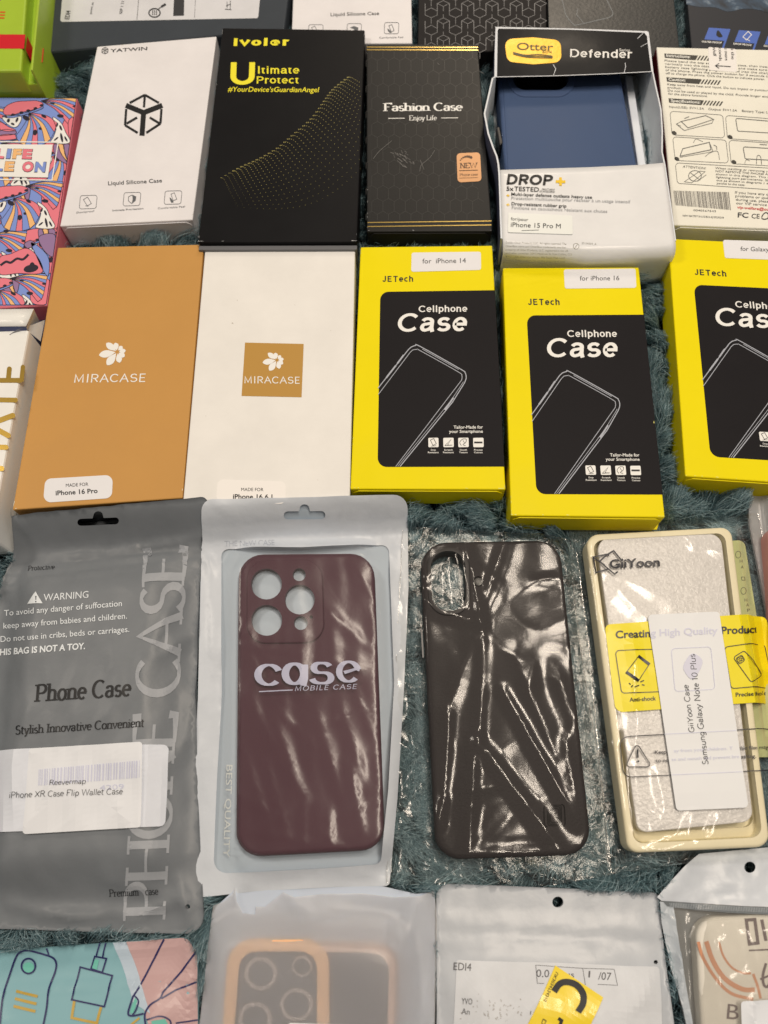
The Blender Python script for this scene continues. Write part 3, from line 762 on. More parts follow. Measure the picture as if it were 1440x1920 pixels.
# --- open window box with a blue case in it ---
ZO = .030
m_oblk = M('black_satin_card', (34, 32, 30), .42, .18, var=.08, vscale=40, bump=.0003, bscale=70)
m_slate = M('slate_card', (88, 88, 102), .5); m_in = M('grey_inside_card', (232, 222, 214), .6, var=.03); m_raw = M('raw_white_edge', (226, 216, 204), .7)
m_owht = CARD('white_coated_card', (230, 217, 201), .36, coat=.12, bump=.00012, bscale=180)
otl, otr, obl, obr = (932, 52), (1214, 60), (942, 447), (1265, 451)
ctr = sum(G(*p, ZO) for p in (otl, otr, obl, obr))/4
t = thing('window_box', 'open black and white window box with torn white edges around a blue case', 'box', ctr)
FOOT.append(([G(*p, ZO)[:2] for p in (otl, otr, obr, obl)], 2))
w4 = [G(*p, ZO) for p in (otl, otr, obr, obl)]
prism('back_panel', [p*[1, 1, 0]+[0, 0, .0014] for p in w4], .0004, m_in, t, 0)
S = Flat(ZO)
hd = [(932, 52), (1214, 60), (1222.5, 134), (1140, 138), (1035, 142), (930.5, 144)]
slab('header_panel', hd, ZO, ZO-.0007, m_oblk, t, r=.0003, rings=2)
k = Ink(S, .0001); k.line([(932, 53), (1070, 55), (1213, 61), (1217, 95), (1222, 134)], 1.6); k.line([(1222, 134.3), (1141, 138.6), (1036, 142.4), (930.5, 144.4)], 1.1)
k.line([(930.6, 144), (932, 53)], 2.2); k.line([(1037, 121), (1042, 129), (1038, 141)], 1.0); k.line([(1172, 118), (1173, 126), (1170, 137)], 1.0); k.line([(1195, 73), (1206, 62)], .9); k.line([(1201, 88), (1216, 80)], .7)
k.poly([(1206, 59), (1216, 60), (1217, 70), (1211, 66)]); k.poly([(928, 50), (936, 52), (933, 58)]); k.build('torn_edge', m_raw, t)
k = Ink(S, .0001); k.text('Defender', (1069, 107.5), (1185.5, 109.5), 15.5, font='heavy', thick=.16); k.text('Series', (1161, 96.2), (1181, 97), 5.5); k.build('series_lettering', ink_white, t)
b = tape('brand_sticker', rq([(945.5, 74), (999, 70.5), (1051, 76), (1053, 117), (1000, 121), (951, 116)], [14, 0, 14, 14, 0, 14], 6), S, M('yellow_foil', (226, 168, 28), .38, .4, var=.10, vscale=90, bump=.0003, bscale=200, metal=.25), t)
k = Ink(S, .0004); k.text('Otter', (969, 94), (1037, 95.5), 14, font='sans', bold=.004, spacing=.95); k.text('BOX', (1017, 100), (1035, 100.3), 4.5, font='sans')
for yy in (0, 3, 6): k.line(spline([(962, 99+yy*.5), (985, 104+yy*.6), (1010, 103+yy), (1036, 106+yy*.6)]), 1.5)
k.build('logo_lettering', INK('soft_dark_ink', (92, 78, 48)), b)
LW = [(932, 52), (930.5, 100), (930, 144), (925, 147), (918, 178), (910, 213), (917, 250), (926, 276), (933, 293), (936, 308), (938, 330), (940, 390), (942, 447)]
LB = [(G(*p, ZO)*[1, 1, 0]+[.0012, 0, 0]) if i not in (5,) else G(*p, ZO)*[1, 1, 0]+[.003, 0, 0] for i, p in enumerate(LW)]
wall('side_wall', [G(*p, ZO) for p in LW], .0004, .0011, [m_in, m_slate, m_raw], t, side=-1, base=LB)
RW = [(1214, 60), (1222.5, 134), (1229, 165), (1238, 205), (1240.5, 245), (1240, 285), (1245, 308), (1256, 385), (1265, 451)]
wall('side_wall', [G(*p, ZO) for p in RW], .0004, .0009, [m_in, m_slate, m_raw], t, side=1)
wall('top_wall', [G(*p, ZO) for p in ((932, 52), (1070, 55), (1214, 60))], .0004, .0009, [m_in, m_slate, m_raw], t, side=1)
# lower panel: white sheet folding down over the front edge
lowtop = [(937.5, 320), (1000, 318), (1100, 315), (1200, 310.5), (1245, 306.5)]
lowbot = [(942, 447), (1000, 453), (1100, 458), (1200, 456), (1265, 451)]
V = []; F = []; nx, ny = 30, 26
fy = min(G(*p, ZO)[1] for p in lowbot)
def low(u, v):
    i = min(int(u*4), 3); g = u*4-i
    a = np.array(lowtop[i])*(1-g)+np.array(lowtop[i+1])*g; b_ = np.array(lowbot[i])*(1-g)+np.array(lowbot[i+1])*g
    p = G(*(a*(1-v)+b_*v), ZO)
    return p
for j in range(ny+1):
    for i in range(nx+1):
        u = i/nx; v = min(j/12, 1.0); p = low(u, v)
        p[2] += .0001*noise.noise(Vector((u*3, v*3, 2)))*v
        if j > 12:
            g = (j-12)/(ny-12); a = g*1.62; rr = .0065
            d = min(g*3, 1)
            q = p.copy(); q[1] -= rr*math.sin(min(a*1.6, math.pi/2))+.001*g; q[2] = ZO-(rr*(1-math.cos(min(a*1.6, math.pi/2))) if g < .6 else rr+(g-.6)/.4*(ZO-rr-.002))
            q[1] += .0016*noise.noise(Vector((u*4, g*3, 7)))*g; q[2] = max(q[2], .0008)
            p = q
        V.append(p)
for j in range(ny):
    for i in range(nx):
        a = j*(nx+1)+i; F.append((a, a+1, a+nx+2, a+nx+1))
lp = link('front_panel', V, F, m_owht, t, smooth=True)
md = lp.modifiers.new('thick', 'SOLIDIFY'); md.thickness = .0006; md.offset = -1
S = Flat(ZO+.00085)
k = Ink(S, .0001); k.text('DROP', (949.5, 346), (1035, 347.6), 20, slant=.13, font='heavy', thick=.23)
k.text('5x', (949.5, 357.4), (963, 357.6), 8, bold=.015); k.text('TESTED', (964, 357.7), (1010.5, 359.5), 8.5, bold=.006)
k.text('MILITARY', (1016, 356.6), (1040, 357.6), 3.6, slant=.1); k.text('STANDARD', (1011.5, 360.8), (1040, 361.5), 3.6, slant=.1); k.build('title_lettering', ink_black, t)
k = Ink(S, .0001)
for cx, cy, s_, wd in ((1051, 340.5, 9, 5), (952.5, 366.5, 3, 1.5), (952.5, 384, 3, 1.5)): k.mark(); k.line([(cx-s_, cy-.2), (cx+s_, cy+.3)], wd); k.line([(cx, cy-s_*.85), (cx, cy+s_*.85)], wd)
k.build('plus_sign', INK('amber_ink', (240, 188, 30)), t)
k = Ink(S, .0001); k.text('Multi-layer defense outlasts heavy use', (958.5, 366.5), (1110, 372.5), 6, bold=.012); k.text('Drop-resistant rubber grip', (959, 384.5), (1062, 389), 6, bold=.012)
k.build('feature_lettering', MATS['dark_grey_ink'], t)
k = Ink(S, .0001); k.text('Protection multicouche pour résister à un usage intensif', (958.5, 374), (1182, 381), 6); k.text('Finitions en caoutchouc résistant aux chutes', (959.5, 392), (1138.5, 399), 6); k.build('translated_lettering', ink_pale, t)
b = tape('paper_label', rq([(953, 399), (1073, 404.5), (1074, 440), (952, 436)], 3), S, M('clear_label', (236, 225, 210), .28), t)
k = Ink(S, .0004); k.text('for/pour', (957.5, 413.5), (990, 415.5), 6); k.text('iPhone 15 Pro M', (957.5, 426), (1051, 429), 9); k.line([(978, 433), (1010, 432)], .7); k.build('label_lettering', MATS['soft_black_ink'], b)
# legal text on the front fold
fo = G(946, 475, .020); SF = Pl((0, fy-.0088, .018), (0, -1, .12))
k = Ink(SF, .0003)
for i, (s_, e) in enumerate((('©2023 Otter Products, LLC. All rights reserved. The', 1062), ('OtterBox name and OtterBox trademarks are the', 1060), ('property of Otter Products, LLC, registered in the US', 1065), ('and other countries. 209 S Meldrum St, Fort Collins, CO', 1072), ('80521 USA. Hibernian House, 80a South Mall, Cork', 1060), ('Ireland. Other trademarks are the property of their', 1060), ('respective owners. Limited warranty', 1035))):
    y0 = 456+i*6.6; k.text(s_, (948, y0), (e, y0+2.6), 4)
k.text('20-54269_A', (1090, 457), (1118, 459), 4); k.line(circ((1080, 461), 5.5, n=14), .8, True); k.line([(1077, 465), (1083, 457)], .8)
k.build('legal_lettering', ink_pale, t)
prism('insert_strip', [G(1172, 143, .012), G(1186, 143, .012), G(1212, 316, .012), G(1197, 316, .012)], .0016, M('white_insert', (222, 214, 208), .45), t, .0006)

# the blue case lying in the window box
m_blue = M('blue_rubber', (69, 82, 106), .6, .2, var=.03, vscale=30, bump=.00004, bscale=1500)
bc = [(928, 70), (1152, 74), (1206, 370), (950, 374)]
zc = .0185
t = thing('phone_case', 'matte slate blue phone case lying inside the open window box', 'phone case', sum(G(*p, zc) for p in bc)/4)
slab('shell', rq(bc, 26), zc, .0016, m_blue, t, r=.0022, holes=[rq([(958, 84), (1066, 84), (1068, 170), (962, 170)], 24)])
k = Ink(Flat(zc)); 
rim = rq([(951, 78), (1076, 78), (1079, 181), (954, 181)], 32)
slab('camera_rim', rim, zc+.0011, zc-.001, m_blue, t, r=.0008, holes=[rq([(960, 86), (1065, 86), (1067, 169), (963, 169)], 23)], rings=3)
slab('back_plate', rq([(938, 72), (1146, 76), (1198, 372), (956, 375)], 22), zc+.0004, zc-.001, M('blue_panel', (70, 83, 106), .58, .2, var=.02), t, r=.0004, holes=[rq([(951, 78), (1076, 78), (1079, 181), (954, 181)], 32)], rings=2)
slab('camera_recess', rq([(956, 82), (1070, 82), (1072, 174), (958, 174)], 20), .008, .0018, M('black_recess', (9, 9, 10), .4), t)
slab('side_button', rq([(930, 238), (937, 236), (944, 268), (936, 274)], 4, 4), .0175, .006, M('black_rubber', (16, 16, 19), .4), t, r=.0008)
k = Ink(Flat(.0175)); [k.poly(circ((942+(i % 2)*2.5, 250+(i//2)*4), .9, n=8)) for i in range(4)]; k.build('port_dots', INK('pale_blue_dots', (120, 130, 150)), t)

# --- battery case box seen from its back, with instructions ---
ci = rect_from_left((1231, 88), (1263, 422), .098, .024)
m_cream = CARD('cream_board', (238, 222, 194), .5, bump=.00008)
t, S, T = BOX('battery_case_box', 'cream box back printed with instructions, diagrams and a barcode, red on its side', 'box', ci, .024, m_cream)
end_flap(t, T, .024, m_cream)
a, b = np.array(T[0]), np.array(T[3]); nn = np.array([b[1]-a[1], -(b[0]-a[0]), 0]); nn = nn/np.linalg.norm(nn); nn = nn if nn[0] < 0 else -nn
p, q = a+(b-a)*.005+nn*.0003, a+(b-a)*.99+nn*.0003
link('side_print', [(p[0], p[1], .0232), (q[0], q[1], .0232), (q[0], q[1], .001), (p[0], p[1], .001)], [(0, 1, 2, 3)], M('red_print', (178, 22, 28), .45), t)
k = Ink(S); slope = .06
def head(x0, y0, x1, h, n, s_):
    k.mark(); dy = (x1-x0)*slope; k.poly([(x0, y0), (x1, y0+dy), (x1-5, y0+dy+h+.8), (x0+1, y0+h)])
    for i in range(n):
        X = x1+3+i*6; Y = y0+(X-x0)*slope; k.poly([(X, Y), (X+3, Y+.2), (X-2.5, Y+h+.6), (X-5.5, Y+h+.3)])
for x0, y0, x1, n in ((1245.5, 100.5, 1309, 4), (1249.5, 145, 1316, 6), (1253.5, 184.5, 1320, 6)): head(x0, y0, x1, 8, n, '')
k.build('heading_bar', INK('olive_black_ink', (62, 57, 48)), t)
k = Ink(S, .0002)
for s_, x0, y0, x1 in (('Instructions:', 1249, 106.8, 1294), ('Caution:', 1253, 151.5, 1285), ('Specifications:', 1257.5, 191.5, 1313)): k.text(s_, (x0, y0), (x1, y0+(x1-x0)*slope), 5.6, bold=.02)
k.build('heading_lettering', INK('cream_ink', (238, 224, 200)), t)
k = Ink(S)
def para(lines, x0, y0, dy, ex, cap=4.0, dx=.55, sl=.062):
    for i, (s_, L) in enumerate(lines): X = x0+dx*i; Y = y0+dy*i; k.text(s_, (X, Y), (X+L, Y+L*sl), cap)
para([('Please bend the top soft part of the case, then insert the phone', 240), ('vertically into the case from the top and make sure that the', 224), ('battery case lightning plug is inserted into the charging port', 226), ('of the phone. Press the power button for 3 seconds to turn on or', 236), ('off to charge the phone. Click the button to indicate power.', 186)], 1246, 115.5, 5.9, 0)
para([('Keep away from heat and liquid. Do not impact or puncture the', 205), ('product.', 26), ('Do not be used or played by the child. Provide longer endurance', 210), ('for the above functions.', 74)], 1251, 160, 5.9, 0)
k.text('Input(USB): 5V=1.5A', (1254.5, 202), (1320, 206), 4.4); k.text('Output: 5V=1.5A', (1328, 206.5), (1382, 209.5), 4.4); k.text('Battery Type: Li-polymer', (1391, 210), (1470, 215), 4.4)
para([('When instilling or removing your phone, DO', 150), ('NOT REMOVE THE PHONE AT AN ANGLE as', 150), ('shown in this diagram. This will damage the', 150), ('lightning port permanently. SLIDE your phone', 152), ('out as shown in diagrams 1 and 4 (keep it', 140), ('parallel to the case.', 53)], 1341, 317, 5.7, 0, 3.9)
k.text('ATTENTION!', (1280, 314.5), (1323, 318), 4.6)
para([('If you have any questions,', 96), ('problems or questions', 84), ('during use, please contact', 96), ('our VIP service email:', 82)], 1378, 363, 6.7, 0, 5, .7)
k.text('NEW BATPST15-U/S/BLK-RJ/20230205', (1280, 406), (1357, 410), 3.4); k.text('0040567543', (1300, 396), (1342, 398), 3.6)
k.text('FC', (1383, 407.5), (1403, 408.5), 9.5, bold=.02); k.text('CE', (1409, 409.5), (1424, 410), 9, bold=.006)
k.line(spline([(1428, 408), (1432, 401), (1437, 399), (1441, 403), (1439, 410), (1431, 411)], 4, True), 2)
k.build('instruction_lettering', MATS['dark_grey_ink'], t)
k = Ink(S); k.text('vip-welfare@outlook', (1382, 391), (1462, 397), 5.2, bold=.02); k.build('address_lettering', INK('red_ink', (196, 40, 44)), t)
k = Ink(S)
for c in ([(1256, 208.5), (1355, 216), (1359, 259), (1260, 253)], [(1360, 216.5), (1460, 224), (1464, 267), (1364, 260)], [(1261, 256.5), (1361, 263), (1366, 306), (1266, 301)], [(1366, 263), (1466, 270), (1471, 313), (1371, 307)], [(1266, 305.5), (1470, 317), (1474, 358), (1270, 344)]):
    k.line(rq(c, 6, 5), .9, True)
k.line([(1277, 228), (1323, 217), (1338, 224), (1290, 240)], 1.3, True); k.line([(1277, 228), (1268, 233), (1283, 245), (1335, 231), (1338, 224)], 1.0); k.line([(1268, 233), (1277, 237)], .8); k.line([(1283, 222.5), (1292, 219)], 1.3)
k.line(rq([(1379, 222), (1450, 228), (1452, 250), (1383, 246)], 3, 4), 1.4, True)
k.line([(1280, 279), (1330, 267), (1333, 281), (1275, 293)], 1.5, True); k.line([(1275, 295), (1318, 288), (1337, 284), (1330, 267)], .9); k.line(spline([(1322, 294), (1331, 287), (1345, 284), (1349, 300)]), .9); k.line(spline([(1300, 268), (1305, 261), (1318, 266)]), .8); k.line(spline([(1338, 272), (1343, 275), (1344, 281)]), 1.3)
k.line(rq([(1393, 275.5), (1450, 279), (1452, 301), (1397, 298)], 3, 4), 1.4, True); k.line(spline([(1418, 308), (1419, 295), (1422, 291.5), (1426, 295), (1428, 309)]), 1.1); k.line([(1424, 271), (1438, 272)], 1.3); k.line(spline([(1396, 307), (1399, 300), (1406, 302)]), .9)
k.line([(1283, 341), (1312, 321), (1322, 322), (1297, 343)], 1.1, True); k.line(circ((1303, 330), 12, 10, 20), 1.2, True); k.line([(1293, 323), (1313, 338)], 1.0); k.line([(1308, 340), (1324, 328)], 1.0)
k.build('diagram', INK('line_grey_ink', (104, 98, 88)), t)
k = Ink(S)
for X, Y in ((1264, 249.5), (1369, 257), (1269, 298), (1376, 304)): k.mark(); k.poly(circ((X, Y), 5, 3.4, 12, .5))
k.build('step_badge', MATS['olive_black_ink'], t)
k = Ink(S); rnd = random.Random(6); X = 1262.0
while X < 1367:
    wd = rnd.choice([.5, .8, 1.2, 1.6]); g = (X-1262)/105; k.poly([(X, 357.5+g*3), (X+wd, 357.6+g*3), (X+wd+4, 385+g*9), (X+4, 385+g*9)]); X += wd+rnd.choice([.7, 1.1, 1.6])
k.build('barcode', INK('barcode_ink', (120, 110, 98)), t)
b = tape('paper_label', rq([(1327.5, 88.5), (1380, 92.5), (1381.5, 136), (1329.5, 132)], 3), S, M('glossy_label', (243, 230, 208), .35), t)
k = Ink(S, .0004)
for s_, X, L in (('n the', 1370, 22), ('e more', 1358, 24), ('conds', 1347, 25), ('n/off', 1336, 16)):
    k.text(s_, (X, 90), (X+1.2, 90+L), 5, up=(6.2, .2))
k.line([(1370, 125.8), (1342, 124)], 1.3); k.line([(1348, 119.5), (1341, 124), (1348, 129)], 1.4); k.build('label_lettering', MATS['soft_black_ink'], b)

# --- back row ---
m_sl = M('slate_board', (64, 65, 65), .6, .12, var=.05, vscale=50, bump=.00008, bscale=900)
t, S, T = BOX('mailer_box', 'flat slate grey box with a worn shipping label, behind the cube logo box', 'box', [(97, -120), (556, -128), (533, 54), (88, 97)], .018, m_sl, bevel=.0016)
b = tape('shipping_label', rq([(126, -110), (498, -110), (484, 34.5), (113, 41.5)], 4), S, M('dirty_label', (214, 202, 190), .6, var=.06, vscale=35), t)
k = Ink(S, .0004); k.text('EDI4', (130, 37), (133, 21), 8, up=(-9, -.5), bold=.006); k.text('print at', (172, 27), (176, 5), 4, up=(-4.5, 0)); k.text('SEP 1 21', (229, 27), (233, 3), 5, up=(-5.5, 0))
k.line(circ((290, 25), 10.5, 8, 20), 2.2, True); k.line([(297, 18), (305, 12)], 1.6); k.line([(303, 13.5), (311, 8.5)], 4)
for i in range(9): k.poly(rot_rect((286.5+(i % 3)*3.6, 21.5+(i//3)*3.2), 1.9, 1.9, .1))
k.poly([(325, 30.5), (345, 30), (346, -12), (327, -12)]); k.line([(257, 38), (261, -10)], .8); k.line([(365, 34), (367, -10)], .5); k.line([(422, 18), (434, 19)], 1); k.line([(424, 12), (433, 8)], 1); k.line([(432, 2), (432, 18)], 1); k.line([(426, 4), (426, 16)], .9)
k.build('label_lettering', MATS['soft_black_ink'], b)
wear(t, T, .018, M('grey_scuff', (105, 104, 100), .7), 14, 4)

m_hexc = M('black_matte_card', (34, 30, 28), .55, .10, var=.05)
t, S, T = BOX('phone_case_box', 'black matte box printed with thin grey hexagon lines', 'box', [(787, -110), (1024, -110), (1025, 97), (783, 95)], .018, m_hexc)
k = Ink(S, .0001)
for r_ in range(-4, 4):
    for q in range(10):
        ox, oy = 808.5+q*22.8, 24+r_*32.5+(16.2 if q % 2 else 0)
        if ox > 1014 or oy > 90: continue
        if q % 2 == 0:
            k.line([(ox, oy-9), (ox+11.4, oy-3), (ox+11.4, oy+4.5), (ox, oy+9.5), (ox-11.4, oy+4.5), (ox-11.4, oy-3)], .8, True)
            k.line([(ox-11.4, oy-3), (ox-11.4, oy-17)], 1.1); k.line([(ox+11.4, oy-3), (ox+11.4, oy-17)], 1.1); k.line([(ox, oy+9.5), (ox, oy+21)], .8)
        else:
            k.line([(ox, oy-6.5), (ox+11, oy-1), (ox, oy+5), (ox-11, oy-1)], .8, True); k.line([(ox, oy+5), (ox, oy+14)], .8); k.line([(ox, oy-6.5), (ox, oy-13)], .8)
k.build('hexagon_pattern', INK('hexagon_grey_ink', (122, 115, 108), .45), t)

m_leaf = M('black_grained_card', (44, 43, 40), .38, .3, var=.05, bump=.00014, bscale=420)
t, S, T = BOX('phone_case_box', 'black grained box with a grey line drawing of a phone corner', 'box', [(1024, -110), (1252, -110), (1276, 105), (1029, 105)], .016, m_leaf)
k = Ink(S, .0001); k.line(spline([(1051, -10), (1056, 8), (1062, 30), (1077, 48)], 5)+[(1096, 44), (1142, 33)]+spline([(1147, 30), (1149, 25), (1145, 15), (1135, -6)], 4), 1.5)
k.line([(1083, 16), (1081, 28), (1094, 43)], 1.2); k.build('phone_drawing', INK('bright_grey_ink', (118, 115, 108)), t)

mw = M('night_print', (52, 50, 50), .45, .2)
t, S, T = BOX('phone_case_box', 'dark grey box with a blue splash print and blue feature badges', 'box', [(1277, -120), (1530, -110), (1560, 108), (1298, 100)], .016, mw)
mp = M('splash_print', (70, 90, 115), .3, .5)
nt = mp.node_tree; N = nt.nodes; tc = N.new('ShaderNodeTexCoord'); n1 = N.new('ShaderNodeTexNoise'); n1.inputs['Scale'].default_value = 28; n1.inputs['Detail'].default_value = 9; n1.inputs['Roughness'].default_value = .7; n1.inputs['Distortion'].default_value = 1.2
cr = N.new('ShaderNodeValToRGB'); e = cr.color_ramp.elements; e[0].position = .36; e[0].color = (.035, .04, .05, 1); e[1].position = .72; e[1].color = (.45, .55, .65, 1)
q = cr.color_ramp.elements.new(.52); q.color = (.06, .10, .16, 1)
nt.links.new(tc.outputs['Object'], n1.inputs['Vector']); nt.links.new(n1.outputs[0], cr.inputs[0]); nt.links.new(cr.outputs[0], N['Principled BSDF'].inputs['Base Color'])
k = Ink(S, .0001); k.poly([(1279, -100), (1526, -95), (1540, 28)]+spline([(1540, 28), (1500, 22), (1450, 26), (1420, 18), (1390, 17), (1365, 22), (1340, 14), (1310, 13), (1287, 8)], 4)[1:]); k.build('splash_picture', mp, t)
blu = INK('badge_blue', (78, 102, 165)); k = Ink(S, .0001)
for X in (0, 56.5, 113):
    k.mark(); Y = X*.085; k.poly([(1329+X, 52+Y), (1369.5+X, 54.8+Y), (1357+X, 91+Y), (1353.5+X, 90.7+Y), (1358+X, 77+Y), (1320.5+X, 74+Y)])
k.build('feature_badge', blu, t)
k = Ink(S, .0002); k.text('WATER PROOF', (1315, 80), (1353, 82.5), 3.6, bold=.02); k.text('DROP PROOF', (1375, 84), (1409, 87), 3.6, bold=.02); k.text('DUST PROOF', (1432, 88), (1466, 91), 3.6, bold=.02)
k.line(rot_rect((1401, 67.5), 9, 14, .75), 1.3, True); k.line([(1399, 74), (1406, 77)], 1.0); k.build('badge_lettering', ink_white, t)
k = Ink(S, .0002); k.poly(spline([(1346, 57), (1354, 67), (1353, 70), (1347, 70), (1343, 65)], 4, True)); k.build('drop_symbol', ink_black, t)

# --- left column: green lidded box, patterned box, navy box, open white box ---
m_grn = CARD('lime_board', (166, 184, 48), .42, coat=.1); ZG = .040
g4 = [(-260, -150), (86, -150), (58.5, 131), (-300, 135)]
TG = [G(*p, ZG) for p in g4]
t = thing('gift_box', 'lime green lidded box with a red ribbon band', 'box', sum(TG)/4)
FOOT.append(([p[:2] for p in TG], 2))
inner = [(-258, -148), (60.5, -148), (39.5, 132.5), (-298, 135)]
TI = [G(*p, ZG) for p in inner]
prism('lid', TI, .022, m_grn, t, .0015)
zf_ = .029
prism('tray', [np.array([p[0], p[1], zf_]) for p in TG], .0, m_grn, t, .0006)
rw = [G(84.5, -150, ZG), G(89, -150, ZG), G(61, 131, ZG), G(56.5, 131, ZG)]
prism('rim_wall', rw, .0, m_grn, t, .0006)
fr = G(40, 132.8, ZG); 
k = Ink(Flat(ZG), .00012); red = INK('red_band', (208, 24, 34), .45)
k.poly([(-290, 63), (47.8, 65), (45.2, 91.5), (-290, 91)]); k.build('ribbon_band', red, t)
pa, pb = G(48.6, 65, ZG), G(46, 91.5, ZG)
qa, qb = G(66, 92, zf_), G(62.5, 116, zf_)
qa[1], qb[1] = pa[1], pb[1]
link('ribbon_band', [pa+[.0004, 0, -.001], pb+[.0004, 0, -.001], np.array([pb[0]+.0004, pb[1], zf_]), np.array([pa[0]+.0004, pa[1], zf_])], [(0, 1, 2, 3)], red, t)
link('ribbon_band', [np.array([pa[0], pa[1], zf_+.0002]), np.array([pb[0], pb[1], zf_+.0002]), np.array([pb[0]+.008, pb[1], zf_+.0002]), np.array([pa[0]+.008, pa[1], zf_+.0002])], [(0, 1, 2, 3)], red, t)
k = Ink(Flat(ZG), .00012)
for yy in (23, 28.5, 34): k.line([(-12, yy), (10-.15*(yy-23), yy)], 2.6)
k.line([(-8, 22), (-9, 35)], 3.2); k.build('lettering', INK('orange_red_ink', (214, 78, 20)), t)

m_pink = CARD('pink_board', (214, 108, 112), .45)
pt = rect_from_left((145, 184), (88, 573), .11, .02, flip=-1); cpt = [pt[1], pt[0], pt[3], pt[2]]
t, S, T = BOX('phone_case_box', 'box with blue, pink and orange feather pattern and a lettered white panel', 'box', cpt, .02, m_pink)
m_navy_i = INK('dark_plum_ink', (38, 30, 42)); PB, PP, PO, PW, PM = INK('periwinkle', (128, 142, 190)), INK('coral', (232, 118, 122)), INK('apricot', (242, 178, 110)), INK('pattern_white', (240, 225, 220)), INK('mauve', (150, 112, 140))
TR_, BR_ = np.array([145., 184]), np.array([88., 573]); vx = np.array([100.0, 0.6])/100
def pz(a, b): # local: a right from the pattern's reference, b down (zoomed pixels)
    return np.array([a/4.361, 160+b/4.361])
base = Ink(S, .00006); base.poly([(143.5, 185), (87, 572), (-160, 576), (-160, 182)]); base.build('pattern_ground', PB, t)
inks = {m.name: Ink(S, .00010) for m in (PB, PP, PO, PW, PM)}; outl = Ink(S, .00018)
for kk in list(inks.values())+[outl]: kk.st = .0000012
LVL = [0]
def level():
    LVL[0] += 1
    for kk in inks.values(): kk.l = .00008+LVL[0]*.00003; kk.n = 0
    outl.l = .00008+LVL[0]*.00003+.000016; outl.n = 0
pm = {m.name: m for m in (PB, PP, PO, PW, PM)}
def lim(P): # keep the print on the face
    out = []
    for p in P:
        xr = 143.4+(p[1]-184)*(-57/389.)
        out.append((min(p[0], xr), min(max(p[1], 184.6), 572)))
    return out
def shape(col, P, off, n=5, edge=1.1):
    Q = spline([pz(a+off[0], b+off[1]) for a, b in P], n, True); Q = lim(Q)
    R = [Q[0]]
    for q in Q[1:]:
        if abs(q[0]-R[-1][0])+abs(q[1]-R[-1][1]) > .15: R.append(q)
    if len(R) < 4 or max(p[1] for p in R)-min(p[1] for p in R) < .6 or max(p[0] for p in R)-min(p[0] for p in R) < .6: return
    try:
        inks[col.name].poly(R); outl.line(R, edge, True)
    except Exception: pass
def blob(c, rx, ry, off, rot=0):
    Q = lim([pz(*p) for p in circ((c[0]+off[0], c[1]+off[1]), rx, ry, 14, rot)])
    if max(p[1] for p in Q)-min(p[1] for p in Q) > .5: outl.poly(Q)
def fan(apex, ends, cols, off, sag):
    for i, c in enumerate(cols):
        a, b = ends[i], ends[i+1]; ap = apex
        m1 = ((ap[0]+a[0])/2+sag[0], (ap[1]+a[1])/2+sag[1]); m2 = ((ap[0]+b[0])/2+sag[0], (ap[1]+b[1])/2+sag[1])
        P = spline([ap, m1, a], 6)+spline([b, m2, ap], 6)[:-1]
        Q = lim([pz(p[0]+off[0], p[1]+off[1]) for p in P]); R = [Q[0]]
        for q in Q[1:]:
            if abs(q[0]-R[-1][0])+abs(q[1]-R[-1][1]) > .15: R.append(q)
        if len(R) > 3 and max(p[1] for p in R)-min(p[1] for p in R) > .6:
            try: inks[c.name].poly(R); outl.line(R, 1.0, True)
            except Exception: pass
def motif(off):
    fan((335, 128), [(640, 95), (640, 112), (632, 142), (626, 170), (618, 205), (612, 235), (604, 268), (590, 300), (560, 322)], [PB, PO, PB, PP, PB, PO, PB, PP], off, (10, -22))
    fan((240, 225), [(470, 310), (445, 385), (415, 440), (370, 480), (310, 498), (255, 500), (205, 495), (160, 470), (128, 420)], [PP, PB, PO, PB, PP, PB, PO, PB], off, (26, -18))
    shape(PP, [(38, 240), (30, 200), (70, 160), (140, 135), (220, 130), (300, 128), (352, 150), (340, 180), (260, 205), (170, 225), (100, 245)], off)
    for a, b in ((105, 243), (175, 224), (230, 208), (290, 190), (340, 165)): blob((a, b), 16, 10, off, -.25)
    shape(PB, [(20, 255), (110, 250), (240, 218), (335, 182), (352, 172), (345, 192), (240, 232), (100, 268)], off)
    shape(PW, [(20, 268), (70, 245), (175, 258), (150, 330), (110, 345), (60, 318)], off)
    for a, b, r1, r2 in ((70, 290, 13, 17), (105, 318, 16, 10), (140, 285, 10, 22), (50, 262, 12, 7)): blob((a, b), r1, r2, off, .4)
    blob((215, 270), 32, 18, off, .5); blob((360, 255), 24, 12, off, .5); blob((430, 148), 20, 8, off, .1); blob((495, 252), 28, 14, off, .1); blob((612, 175), 18, 9, off, .1)
    blob((288, 388), 18, 24, off, .2); blob((330, 356), 13, 11, off, .2); blob((175, 500), 22, 14, off, 0)
    shape(PW, [(432, 262), (500, 308), (540, 390), (575, 455), (540, 480), (420, 470), (440, 420), (460, 350)], off)
    for a, b, r1, r2, ro in ((468, 325, 8, 18, .3), (498, 350, 9, 24, -.4), (505, 430, 10, 40, -.2), (460, 440, 7, 24, .9), (540, 440, 8, 26, -.5)): blob((a, b), r1, r2, off, ro)
    shape(PM, [(440, 490), (475, 490), (500, 560), (555, 640), (500, 622), (450, 570)], off); shape(PO, [(475, 490), (520, 490), (530, 560), (552, 620), (510, 575)], off); shape(PM, [(520, 490), (575, 490), (570, 570), (552, 600), (535, 560)], off)
    shape(PP, [(0, 300), (70, 340), (130, 370), (60, 378), (0, 360)], off); shape(PM, [(0, 375), (60, 362), (132, 378), (125, 400), (60, 410), (0, 412)], off); shape(PP, [(0, 412), (70, 402), (128, 408), (128, 440), (0, 450)], off)
level()
